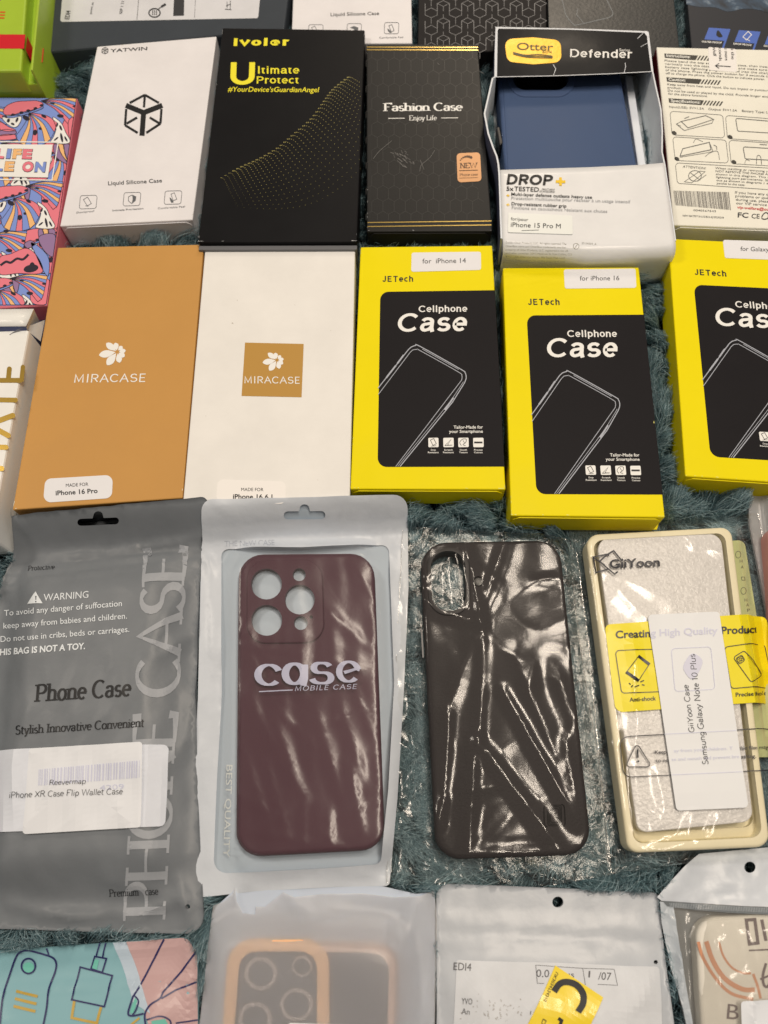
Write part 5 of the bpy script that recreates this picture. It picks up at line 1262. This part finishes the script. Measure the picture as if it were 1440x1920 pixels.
k.line(rq([(1374, 1233), (1395, 1220), (1429, 1266), (1408, 1280)], 5, 4), 1.4, True); k.line(rq([(1379, 1235), (1390, 1228), (1396, 1238), (1386, 1246)], 3, 3), 1.2, True)
for a, b in ((1384, 1235), (1389, 1233), (1387, 1240), (1391, 1237)): k.line(circ((a, b), 2, n=8), .9, True)
k.mark(); k.line(rq([(1161, 1382), (1480, 1365.5), (1486, 1443), (1169, 1457.5)], [16, 0, 0, 16], 5), 1.7, True)
k.line(rq([(1193.5, 1393), (1222, 1438), (1172, 1438)], 5, 4), 1.8, True); k.line([(1195, 1405), (1195.5, 1421)], 3); k.poly(circ((1196.5, 1427.5), 2, n=8))
k.mark(); k.text('GiiYoon', (1143, 1066), (1237, 1062), 17, bold=.022); k.line([(1133, 1060), (1111, 1045), (1137, 1040)]+[(1142, 1042)], 2.7)
k.line([(1112, 1046), (1117, 1074), (1141, 1067)], 2.7); k.line([(1124, 1053), (1137, 1041), (1150, 1033), (1164, 1050), (1168, 1049)], 2.7); k.line([(1124, 1053), (1141, 1068), (1152, 1077), (1158, 1072)], 2.7); k.build('printed_lettering', INK('navy_black_ink', (26, 26, 34), .35), t)
b = tape('name_label', rq([(1213, 1153.5), (1347, 1147.5), (1402, 1514), (1267, 1520)], 8), HFc, M('label_paper_pink', (232, 220, 216), .5, var=.012), t, lift=.0009)
k = Ink(HFc, .0014); k.text('GiiYoon Case', (1300, 1373), (1288.5, 1284), 10, font='hand', thick=.09, serif=False, slope=.12, jit=.03); k.text('Samsung Galaxy Note 10 Plus', (1326, 1433), (1301, 1227), 10.5, font='hand', thick=.09, serif=False, slope=.12, jit=.03); k.build('handwritten_lettering', MATS['soft_black_ink'], b)
k = Ink(HFc, .0013); k.text('g High Quality', (1219, 1194), (1344, 1189), 13.5, bold=.015); k.line(rq([(1257, 1217), (1331, 1213.5), (1339, 1293), (1264, 1297)], 7, 5), 1.2, True); k.poly(spline([(1297, 1226), (1315, 1238), (1310, 1258), (1296, 1275), (1280, 1256), (1284, 1240)], 3, True)); k.line([(1244, 1377), (1378, 1370)], 1.2); k.line([(1258, 1453), (1389, 1447)], 1.2); k.text('ay from your children. T', (1262, 1411), (1372, 1406), 6.5); k.text('se and mouth and prevent bre', (1258, 1427), (1384, 1421.5), 6.5); k.build('faint_print', INK('faint_show_through', (214, 202, 201)), b)

m_cre = M('cream_silicone', (240, 216, 170), .42, .4, var=.02)
t2 = thing('phone_case', 'cream phone case lying open side up inside the printed clear sleeve', 'phone case', G(1275, 1300, .001)*[1, 1, 0])
outc = rq(crm, [22, 22, 24, 24]); inc = rq([(1111, 1013), (1359, 999), (1430, 1570), (1189, 1582)], [18, 18, 20, 20])
slab('rim', outc, .0125, .0008, m_cre, t2, r=.0016, holes=[inc])
slab('back_panel', rq([(1104, 1008), (1366, 993), (1438, 1579), (1184, 1591)], 18), .0035, .0012, m_cre, t2, r=.0003)
slab('inner_step', rq([(1111, 1014), (1359, 1000), (1429, 1569), (1190, 1581)], 18), .0062, .003, M('cream_silicone_inside', (226, 202, 156), .45), t2, r=.0008, holes=[rq([(1121, 1024), (1347, 1011), (1413, 1550), (1198, 1561)], 16)])
t3 = thing('foam_sheet', 'off-white bubbled foam sheet lying in the cream case', 'packing sheet', G(1275, 1300, .001)*[1, 1, 0])
m_foam = M('foam', (226, 209, 190), .22, .5, var=.06, vscale=300, bump=.0006, bscale=560)
slab('sheet', rq([(1118, 1008), (1352, 1000), (1413, 1540), (1196, 1562)], [24, 24, 20, 20]), .0121, .0065, m_foam, t3, r=.0006)
t4 = thing('insert_card', 'pale olive card peeking out behind the cream case', 'card', G(1390, 1100, .001)*[1, 1, 0])
slab('card', rq([(1300, 1018), (1396, 1012), (1462, 1420), (1340, 1420)], 14), .0036, .0026, M('olive_card', (190, 184, 118), .5), t4, r=.0003)
k = Ink(Flat(.0036), .0001)
for cx, cy in ((1384, 1040), (1394, 1108)): k.line(circ((cx, cy), 5, 6.5, 14), 1, True)
for s_, X, Y in (('H', 1387, 1055), ('A', 1389, 1066), ('H', 1396, 1128), ('A', 1399, 1137), ('P', 1401, 1147)): k.text(s_, (X, Y), (X+5, Y), 6)
k.line([(1390, 1082), (1396, 1082), (1397, 1088), (1391, 1088)], 1, True); k.build('card_print', INK('olive_ink', (90, 84, 60)), t4)

# --- frosted pouch at the right edge ---
fro = [(1409, 896), (1560, 880), (1570, 1400), (1462, 1250), (1440, 1165), (1424, 1078), (1405, 985), (1402, 925)]
fsd = quad_sd([(1420, 905), (1560, 890), (1570, 1350), (1455, 1170)], .01, .008)
def f_fro(x_, y_): return max(.001, .002+.016*(1-sm(-.016, -.003, fsd(x_, y_)))+.0006*nz(x_, y_, 60, 61))
m_frost = FILM('frosted_film', .6, .3, .6, (.94, .94, .94), (.72, .74, .78), .0002, 80, .5, .35)
t = thing('frosted_pouch', 'frosted translucent pouch with something pink inside, below a yellow box', 'bag', G(1480, 1100, .001)*[1, 1, 0])
sheet('pouch_film', fro, f_fro, m_frost, t, under=.0006, res=.0018); foot_bag(fro, .004, 1)
t2 = thing('phone_case', 'pink phone case seen dimly inside the frosted pouch', 'phone case', G(1500, 1100, .001)*[1, 1, 0])
slab('shell', rq([(1440, 985), (1600, 978), (1620, 1400), (1475, 1400)], 20), .012, .001, M('pink_silicone', (222, 150, 132), .5), t2, r=.002)

# --- mint and peach bag ---
bout = rq([(-60, 1786), (47, 1779), (200, 1768), (352, 1757), (371, 1785), (373, 2040), (-70, 2040)], [0, 0, 0, 22, 20, 0, 0], 6)
bsd = quad_sd([(-60, 1860), (330, 1850), (340, 2060), (-70, 2060)], .006, .012)
bcr = creases([((0, 1862), (370, 1836), .0010, .003), ((0, 1800), (340, 1775), .0006, .004), ((346, 1768), (352, 1920), .0008, .004), ((180, 1900), (300, 1860), .0006, .006)], .005)
def f_mint(x_, y_): return max(.001, .0022+.008*(1-sm(-.02, .012, bsd(x_, y_)))+bcr(x_, y_)+.0008*nz(x_, y_, 45, 71))
t = thing('zip_bag', 'mint and peach bag with navy line drawings of a plug and fingers', 'bag', G(180, 1900, .001)*[1, 1, 0])
HFm = HF(f_mint, .005)
m_mint = M('mint_film', (132, 166, 161), .42, .3, coat=.05, bump=.00015, bscale=60)
sheet('bag_film', bout, f_mint, m_mint, t, under=.0006, res=.003); foot_bag(bout, .003, 2)
k = Ink(HFm, .0002); k.poly(rq([(236, 1765.8), (351, 1757.6), (370, 1785), (372, 2036), (330, 2036), (272, 1900)], [0, 21, 19, 0, 0, 0], 5)); k.build('peach_print', M('peach_film', (194, 152, 140), .42, .3, coat=.05, bump=.00015, bscale=60), t)
k = Ink(HFm, .0003); k.poly([(212, 1767.5), (237, 1765.6), (282, 1900), (250, 1880)]); k.build('pale_stripe', INK('pale_mint', (184, 188, 186), .3), t)
nav = INK('navy_line', (36, 34, 78), .35); k = Ink(HFm, .0004)
k.line(spline([(0, 1925), (6, 1870), (18, 1830), (32, 1792), (45, 1782)], 5)+spline([(56, 1782), (85, 1790), (100, 1796), (106, 1806), (104, 1822), (92, 1855), (88, 1890), (80, 1930)], 5), 3.6)
k.line(circ((54, 1811), 13, 14, 22), 3.4, True); k.line([(88, 1778), (92, 1790)], 3)
k.line([(151, 1813), (211, 1829), (196, 1887), (135, 1874)], 3.2, True); k.line([(171, 1816), (178, 1793), (200, 1797), (192, 1823)], 3, True); k.line([(181, 1793), (188, 1768)], 3); k.line([(193, 1795), (199, 1768)], 3)
k.line([(308, 1761), (285, 1806), (262, 1850), (250, 1868), (241, 1896)]+spline([(241, 1896), (242, 1903), (252, 1904), (270, 1900)], 4)[1:], 3.6); k.line(spline([(252, 1866), (260, 1876), (256, 1892), (249, 1903)]), 3)
k.line([(368, 1784), (340, 1822), (306, 1860)]+spline([(306, 1860), (300, 1872), (282, 1884), (272, 1902), (274, 1925)], 4)[1:], 3.6); k.line([(369, 1841), (330, 1856), (303, 1872)], 3.4); k.line(spline([(275, 1912), (300, 1905), (318, 1912), (322, 1925)]), 3.2); k.line([(330, 1918), (372, 1912)], 3)
k.build('line_drawing', nav, t)
k = Ink(HFm, .00035); k.poly(circ((54, 1814), 10.5, 10, 18)); k.poly([(176, 1798), (186, 1800), (182, 1818), (173, 1815)]); k.poly([(254, 1870), (258, 1876), (250, 1900), (244, 1898)]); k.poly([(284, 1914), (310, 1910), (318, 1925), (286, 1925)]); k.build('green_print', INK('sea_green_ink', (110, 178, 150), .35), t)
k = Ink(HFm, .00035)
for i in range(3): k.line([(31-i*2.5, 1858+i*14), (71-i*2, 1868+i*14)], 5.5)
k.line([(140, 1876), (135, 1908), (182, 1918), (190, 1888)], 5); k.line([(245, 1922), (262, 1908)], 4); k.build('mustard_print', INK('mustard_ink', (190, 150, 62), .35), t)

# --- frosted bag with peach-rimmed case ---
pout = [(400, 1698), (420, 1690), (436, 1676), (441, 1664), (444, 1690), (455, 1712), (478, 1715), (480, 1700), (497, 1700), (531, 1673), (552, 1682), (605, 1676), (680, 1675), (740, 1682), (788, 1680), (814, 1669), (820, 1722), (818, 1800), (813, 2060), (360, 2060), (374, 1920), (386, 1810), (397, 1715)]
psd = quad_sd([(412, 1752), (748, 1768), (740, 2080), (396, 2080)], .01, .010)
pcr = creases([((555, 1710), (740, 1730), .0012, .005), ((530, 1676), (570, 1702), .0016, .006), ((780, 1690), (760, 1760), .0014, .006), ((442, 1670), (450, 1700), .002, .005), ((480, 1702), (640, 1706), .0010, .005), ((756, 1770), (765, 1740), .0010, .005)], .008)
def f_peach(x_, y_): return max(.001, .0030+.0100*(1-sm(-.004, .012, psd(x_, y_)))+pcr(x_, y_)+.0012*nz(x_, y_, 40, 81))
m_pfr = FILM('milky_film', .4, .36, .46, (.97, .97, .97), (.80, .81, .84), .0002, 70, .8, .5)
t = thing('frosted_bag', 'milky frosted bag with torn top edge around a peach rimmed case', 'bag', G(600, 1850, .001)*[1, 1, 0])
sheet('front_film', pout, f_peach, m_pfr, t, res=.0026)
pback = [(405, 1700), (440, 1668), (560, 1664), (648, 1656), (710, 1660), (780, 1676), (815, 1672), (816, 1800), (811, 2060), (362, 2060), (398, 1720)]
sheet('back_film', pback, lambda a, b: .0012, M('milky_back_film', (196, 194, 192), .4), t, res=.008); foot_bag(pback, .003, 2)
t2 = thing('phone_case', 'dark phone case with peach rim and camera ring inside the milky bag', 'phone case', G(570, 1870, .001)*[1, 1, 0])
m_pe = M('peach_rubber', (246, 184, 132), .5); m_dk = M('smoke_panel', (70, 70, 82), .45)
slab('shell', rq([(434, 1774), (740, 1778), (732, 2070), (420, 2070)], 40), .0092, .0016, m_dk, t2, r=.0018)
slab('bumper_rim', rq([(432, 1771), (744, 1775), (736, 2074), (417, 2074)], 42), .0098, .0014, M('pale_peach_rubber', (214, 170, 146), .5), t2, r=.001, holes=[rq([(444, 1783), (730, 1787), (723, 2060), (430, 2060)], 34)])
slab('camera_ring', rq([(428, 1762), (618, 1760), (618, 1990), (412, 1990)], 52), .0118, .009, m_pe, t2, r=.001, holes=[rq([(450, 1784), (595, 1783), (594, 1968), (436, 1968)], 34)])
m_ring = M('lens_ring', (170, 150, 140), .5)
for c, r_ in (((489, 1826), 32), ((566, 1812), 20), ((556, 1884), 32), ((478, 1910), 32)): slab('lens_ring', circ(c, r_), .0115, .009, m_ring, t2, r=.0006, holes=[circ(c, r_*.74)])
b = tape('paper_label', rq([(540, 1917), (680, 1921), (676, 2010), (536, 2006)], 6), HF(f_peach, .01), paper, t, lift=.0004)

# --- white mailer with shipping label ---
mout = rq([(818, 1657), (940, 1661), (1080, 1667), (1233, 1674), (1242, 1752), (1264, 1920), (1280, 2060), (816, 2060), (819, 1900), (818, 1730)], [24, 0, 0, 10, 0, 0, 0, 0, 0, 0], 6)
msd = quad_sd([(850, 1800), (1235, 1815), (1262, 2080), (836, 2080)], .006, .015)
mcr = creases([((822, 1722), (1235, 1736), .0008, .004), ((835, 1738), (1235, 1752), .0009, .004), ((820, 1768), (1100, 1776), .0010, .005), ((1080, 1785), (1140, 1778), .001, .005), ((840, 1660), (840, 1720), .0005, .004), ((838, 1795), (848, 1900), .0009, .005), ((930, 1830), (980, 1870), .0010, .007), ((1160, 1810), (1165, 1880), .0010, .006), ((1220, 1830), (1190, 1880), .0009, .006)], .006)
def f_mail(x_, y_): return max(.001, .0024+.010*(1-sm(-.02, .012, msd(x_, y_)))+mcr(x_, y_)+.0010*nz(x_, y_, 40, 91)+.0004*nz(x_, y_, 110, 92))
t = thing('mailer_bag', 'white poly mailer with a dirty shipping label and a yellow sticker', 'bag', G(1040, 1850, .001)*[1, 1, 0])
m_mail = M('white_mailer_film', (190, 183, 174), .36, .45, var=.03, vscale=40, bump=.0002, bscale=140)
sheet('bag_film', mout, f_mail, m_mail, t, holes=[circ((1046, 1691.5), 10.5, n=18), circ((1229.5, 1804), 4, n=10)], under=.0006, res=.0026); foot_bag(mout, .003, 2)
HFp = HF(f_mail, .009)
b = tape('shipping_label', rq([(856, 1799), (1050, 1805), (1236, 1812), (1242, 2000), (846, 2000)], [5, 0, 8, 0, 0]), HFp, M('dirty_label_warm', (214, 204, 192), .6, var=.07, vscale=55), t, lift=.0003)
k = Ink(HFp, .0006); k.mark(); k.text('EDI4', (850, 1818), (883, 1820), 15); k.mark(); k.text('0.0', (1005, 1831), (1029, 1832), 15); k.text('us', (1060, 1832), (1076, 1832.5), 12); k.text('1', (1102.5, 1832), (1105.5, 1832.2), 13); k.text('/07', (1121, 1836), (1145, 1837.5), 15)
k.line([(1004, 1809), (1092, 1815), (1097, 1846)], .9); k.line([(1004, 1809), (1007, 1843), (1020, 1843.5)], .9); k.line([(1092, 1815), (1151, 1817), (1157, 1847), (1120, 1845)], .9); k.mark(); k.text('YVO', (865, 1882), (885, 1883), 12); k.text('An', (865, 1901), (880, 1902), 12); k.line([(995, 1895), (994, 1902)], 1.6); k.build('label_lettering', INK('worn_grey_ink', (88, 82, 78)), b)
k = Ink(HFp, .00055); rnd = random.Random(12)
for i in range(60):
    X, Y = rnd.gauss(930, 26), rnd.gauss(1893, 15); k.poly(circ((X, Y), rnd.uniform(.6, 3), rnd.uniform(.4, 1.6), 7, rnd.uniform(0, 3)))
k.build('dirt_smudge', INK('smudge', (178, 166, 152)), b)
b2 = tape('sticker', [(1040.5, 1809.5), (1130, 1869), (1060, 2010), (955, 1985)], HFp, M('sticker_yellow', (240, 200, 30), .35, coat=.15), t, lift=.0008)
k = Ink(HFp, .0013); P = spline([(1038, 1858), (1048, 1844), (1062, 1840), (1080, 1846), (1092, 1862), (1092, 1880), (1083, 1896)], 6); k.line(P, 12); k.line([(1046, 1908), (1052, 1912), (1048, 1925)], 6)
k.text('UK3034724315', (1046, 1824), (1023, 1878), 6, up=(-5.5, -3), slant=-.1); k.text('DS', (1024, 1912), (1016, 1930), 8, up=(-7, -4)); k.build('sticker_lettering', ink_black, b2)

# --- white zip bag with clear front in the corner ---
qtop = [(1232, 1682), (1286, 1622), (1311, 1601), (1450, 1588), (1520, 1584), (1530, 1702), (1400, 1699), (1300, 1693), (1240, 1689)]
qsd = quad_sd([(1318, 1730), (1530, 1718), (1560, 2080), (1340, 2080)], .008, .012)
qcr = creases([((1240, 1686), (1290, 1650), .001, .006), ((1290, 1620), (1320, 1690), .0010, .006), ((1405, 1640), (1412, 1690), .0012, .006), ((1330, 1680), (1390, 1650), .0008, .006), ((1280, 1760), (1285, 1900), .0022, .004), ((1272, 1730), (1300, 1920), .0016, .004), ((1330, 1720), (1345, 1850), .002, .005), ((1350, 1730), (1365, 1800), .0018, .005), ((1400, 1740), (1420, 1820), .0014, .006), ((1340, 1850), (1350, 1920), .0018, .005)], .010)
def f_corner(x_, y_): return max(.001, .0040+.0085*(1-sm(-.004, .010, qsd(x_, y_)))+qcr(x_, y_)+.0012*nz(x_, y_, 50, 101)+.0009*ridge(x_, y_, 60, 104))
t = thing('zip_bag', 'white topped zip bag with clear front over a marbled case', 'bag', G(1390, 1800, .001)*[1, 1, 0])
HFq = HF(f_corner, .008)
sheet('bag_header', qtop, f_corner, m_wbag, t, holes=[circ((1406, 1626), 10.5, n=18)], res=.0026)
qbody = [(1240, 1689), (1300, 1693), (1400, 1699), (1530, 1702), (1580, 2060), (1320, 2060), (1290, 1935), (1262, 1830), (1240, 1730)]
sheet('clear_front', qbody, f_corner, FILM('dull_clear_film', .3, .16, .20, (.97, .97, .96), (.72, .70, .66), .0001, 90), t, res=.0018)
sheet('back_film', [(1240, 1689), (1530, 1702), (1580, 2060), (1320, 2060), (1262, 1830)], lambda a, b: .0010, M('grey_back_film', (112, 110, 104), .45), t, res=.008); foot_bag([(1236, 1686), (1311, 1601), (1520, 1584), (1580, 2060), (1320, 2060), (1262, 1830)], .004, 2)
k = Ink(HFq, .0003); k.poly([(1237, 1690), (1262, 1694), (1275, 1780), (1300, 1930), (1316, 2050), (1290, 1935), (1262, 1830), (1240, 1730)]); k.build('side_seam', INK('seam_white', (186, 182, 174), .4), t)
k = Ink(HFq, .0005); k.poly([(1242, 1689), (1300, 1693), (1400, 1699.5), (1530, 1702), (1530, 1716), (1400, 1713), (1300, 1706), (1250, 1699)]); k.build('zip_strip', M('zip_grey', (116, 114, 108), .3), t)
k = Ink(HFq, .0008)
for i in range(62): X = 1255+i*3.1; Y = 1692.5+i*.16; k.line([(X, Y), (X+1.2, Y+9)], 1.1)
k.build('zip_rib', INK('zip_rib_grey', (176, 172, 164), .3), t)
b = tape('paper_label', rq([(1388, 1877), (1520, 1870), (1530, 2000), (1392, 2000)], 6), HFq, M('label_paper_white', (226, 216, 216), .5), t, lift=.0005)
t2 = thing('phone_case', 'marbled cream phone case with orange curves inside the corner bag', 'phone case', G(1430, 1850, .001)*[1, 1, 0])
mq = [(1304, 1722), (1540, 1708), (1570, 2080), (1326, 2080)]
slab('shell', rq(mq, 40), .0092, .0012, M('marble_cream', (226, 208, 182), .4, var=.10, vscale=40), t2, r=.002)
k = Ink(Flat(.0092), .0001)
for P, wd in (([(1309, 1766), (1318, 1795), (1340, 1832), (1370, 1862), (1412, 1874)], 6), ([(1324, 1765), (1336, 1800), (1358, 1834), (1390, 1854), (1415, 1856)], 9), ([(1348, 1766), (1356, 1792), (1372, 1814), (1392, 1824), (1408, 1825)], 4), ([(1412, 1826), (1420, 1848), (1426, 1872)], 5)): k.line(spline(P), wd)
k.build('orange_curves', INK('orange_print', (206, 134, 92), .5), t2)
k = Ink(Flat(.0092), .00016); k.line([(1399, 1725), (1415, 1724), (1421, 1768), (1405, 1770)], 6, True); k.line([(1428, 1724), (1436, 1764)], 6); k.line([(1404, 1782), (1450, 1780)], 3); k.line(spline([(1436, 1806), (1430, 1830), (1433, 1848), (1442, 1846), (1448, 1812)]), 5); k.line([(1425, 1836), (1450, 1826)], 4); k.text('B', (1362, 1910), (1384, 1912), 30); k.build('dark_lettering', INK('umber_ink', (92, 70, 68), .4), t2)

# ================================================================== the carpet
def slab_plain(name, x0, y0, x1, y1, z, mat):
    o = link(name, [(x0, y0, z), (x1, y0, z), (x1, y1, z), (x0, y1, z)], [(0, 1, 2, 3)], mat); return o
RX0, RX1, RY0, RY1 = -.46, .50, -.22, .86
o = slab_plain('carpet', RX0-.6, RY0-.6, RX1+.6, RY1+.9, -.012, M('carpet_backing', (38, 56, 60), .9, var=.2, vscale=90)); o['kind'] = 'structure'

rng = np.random.default_rng(5)
STEP = .001; nx = int((RX1-RX0)/STEP); ny = int((RY1-RY0)/STEP)
mask = np.zeros((ny, nx), np.int8)
yy, xx = np.mgrid[0:ny, 0:nx]; PTS = np.stack([RX0+(xx.ravel()+.5)*STEP, RY0+(yy.ravel()+.5)*STEP], 1)
for poly, kind in sorted(FOOT, key=lambda q: q[1]):
    P = np.array([list(p)[:2] for p in poly]); lo = P.min(0); hi = P.max(0)
    i0 = max(int((lo[0]-RX0)/STEP)-1, 0); i1 = min(int((hi[0]-RX0)/STEP)+2, nx); j0 = max(int((lo[1]-RY0)/STEP)-1, 0); j1 = min(int((hi[1]-RY0)/STEP)+2, ny)
    if i1 <= i0 or j1 <= j0: continue
    sub = PTS.reshape(ny, nx, 2)[j0:j1, i0:i1].reshape(-1, 2); m_ = inside(sub, P).reshape(j1-j0, i1-i0)
    mask[j0:j1, i0:i1][m_] = kind
def mk(px_, py_):
    i = np.clip(((px_-RX0)/STEP).astype(int), 0, nx-1); j = np.clip(((py_-RY0)/STEP).astype(int), 0, ny-1); return mask[j, i]
dens = 3.6e6
N0 = int((RX1-RX0)*(RY1-RY0)*dens)
rx = rng.uniform(RX0, RX1, N0); ry = rng.uniform(RY0, RY1, N0); kd = mk(rx, ry)
vis = (rx > -.30) & (rx < .34) & (ry > -.10) & (ry < .66)
pr = np.where(kd == 2, .10, np.where(kd == 1, .75, 1.0))*np.where(vis, 1.0, .28)
keep = rng.random(N0) < pr; rx, ry, kd, vis = rx[keep], ry[keep], kd[keep], vis[keep]
NS = len(rx); KP = 7
# tufts: every strand leans with the nearest tuft centre
TS = .0105; gi = np.floor(rx/TS).astype(int); gj = np.floor(ry/TS).astype(int)
def hsh(i, j, s): v = np.sin(i*127.1+j*311.7+s*74.7)*43758.5453; return v-np.floor(v)
best = np.full(NS, 9.0); tx = np.zeros(NS); ty = np.zeros(NS); ta = np.zeros(NS); tl = np.zeros(NS)
for di in (-1, 0, 1):
    for dj in (-1, 0, 1):
        a, b = gi+di, gj+dj; cx = (a+hsh(a, b, 1))*TS; cy = (b+hsh(a, b, 2))*TS; d = np.hypot(cx-rx, cy-ry); u_ = d < best
        best = np.where(u_, d, best); tx = np.where(u_, cx, tx); ty = np.where(u_, cy, ty); ta = np.where(u_, hsh(a, b, 3), ta); tl = np.where(u_, hsh(a, b, 4), tl)
flow = 2*np.sin(tx*23+1.3)*np.cos(ty*19+.4)+1.5*np.sin(tx*61+ty*47)
ang = flow+(ta-.5)*3.4+rng.normal(0, .36, NS)
lean = (.006+.009*tl)*rng.uniform(.7, 1.2, NS); hgt = np.where(kd == 0, .0195+.0065*tl, .0108)*rng.uniform(.75, 1.1, NS)
hgt = np.where(kd == 1, .0112, hgt)*1.0
curl = rng.normal(0, .0016, (NS, 2)); T_ = np.linspace(0, 1, KP)
tipx, tipy = tx+np.cos(ang)*lean, ty+np.sin(ang)*lean
pos = np.zeros((NS, KP, 3), np.float32)
for q, g in enumerate(T_):
    c_ = .72*g**1.3
    bx = rx+np.cos(ang)*lean*g**1.5; by = ry+np.sin(ang)*lean*g**1.5
    pos[:, q, 0] = bx*(1-c_)+(tx+np.cos(ang)*lean*g**1.5)*c_+curl[:, 0]*math.sin(g*4.2)
    pos[:, q, 1] = by*(1-c_)+(ty+np.sin(ang)*lean*g**1.5)*c_+curl[:, 1]*math.sin(g*3.6)
    pos[:, q, 2] = -.012+hgt*(1.35*g-.42*g**2.2)
ek = mk(pos[:, :, 0].ravel(), pos[:, :, 1].ravel()).reshape(NS, KP)
pos[:, :, 2] = np.where(ek == 2, np.minimum(pos[:, :, 2], -.0004), np.where(ek == 1, np.minimum(pos[:, :, 2], .0002), pos[:, :, 2]))
cu = bpy.data.hair_curves.new('carpet_pile'); cu.add_curves([KP]*NS)
cu.position_data.foreach_set('vector', pos.ravel())
rad = (np.where(vis, .00015, .00028)*rng.uniform(.7, 1.3, NS))[:, None]*np.linspace(1.0, .35, KP)[None]
at = cu.attributes.get('radius') or cu.attributes.new('radius', 'FLOAT', 'POINT'); at.data.foreach_set('value', rad.astype(np.float32).ravel())
pile = bpy.data.objects.new('carpet_pile', cu); COL.objects.link(pile); pile['kind'] = 'stuff'; pile['label'] = 'shaggy teal carpet pile between the packages'
m = bpy.data.materials.new('teal_pile'); m.use_nodes = True; nt = m.node_tree; N = nt.nodes; b = N['Principled BSDF']
hi = N.new('ShaderNodeHairInfo'); cr = N.new('ShaderNodeValToRGB'); nt.links.new(hi.outputs['Random'], cr.inputs[0]); nt.links.new(cr.outputs[0], b.inputs['Base Color'])
e = cr.color_ramp.elements; e[0].color = (.058, .12, .148, 1); e[1].color = (.52, .69, .76, 1); q = e.new(.58); q.color = (.175, .30, .35, 1)
b.inputs['Roughness'].default_value = .42; b.inputs['Specular IOR Level'].default_value = .5
cu.materials.append(m)
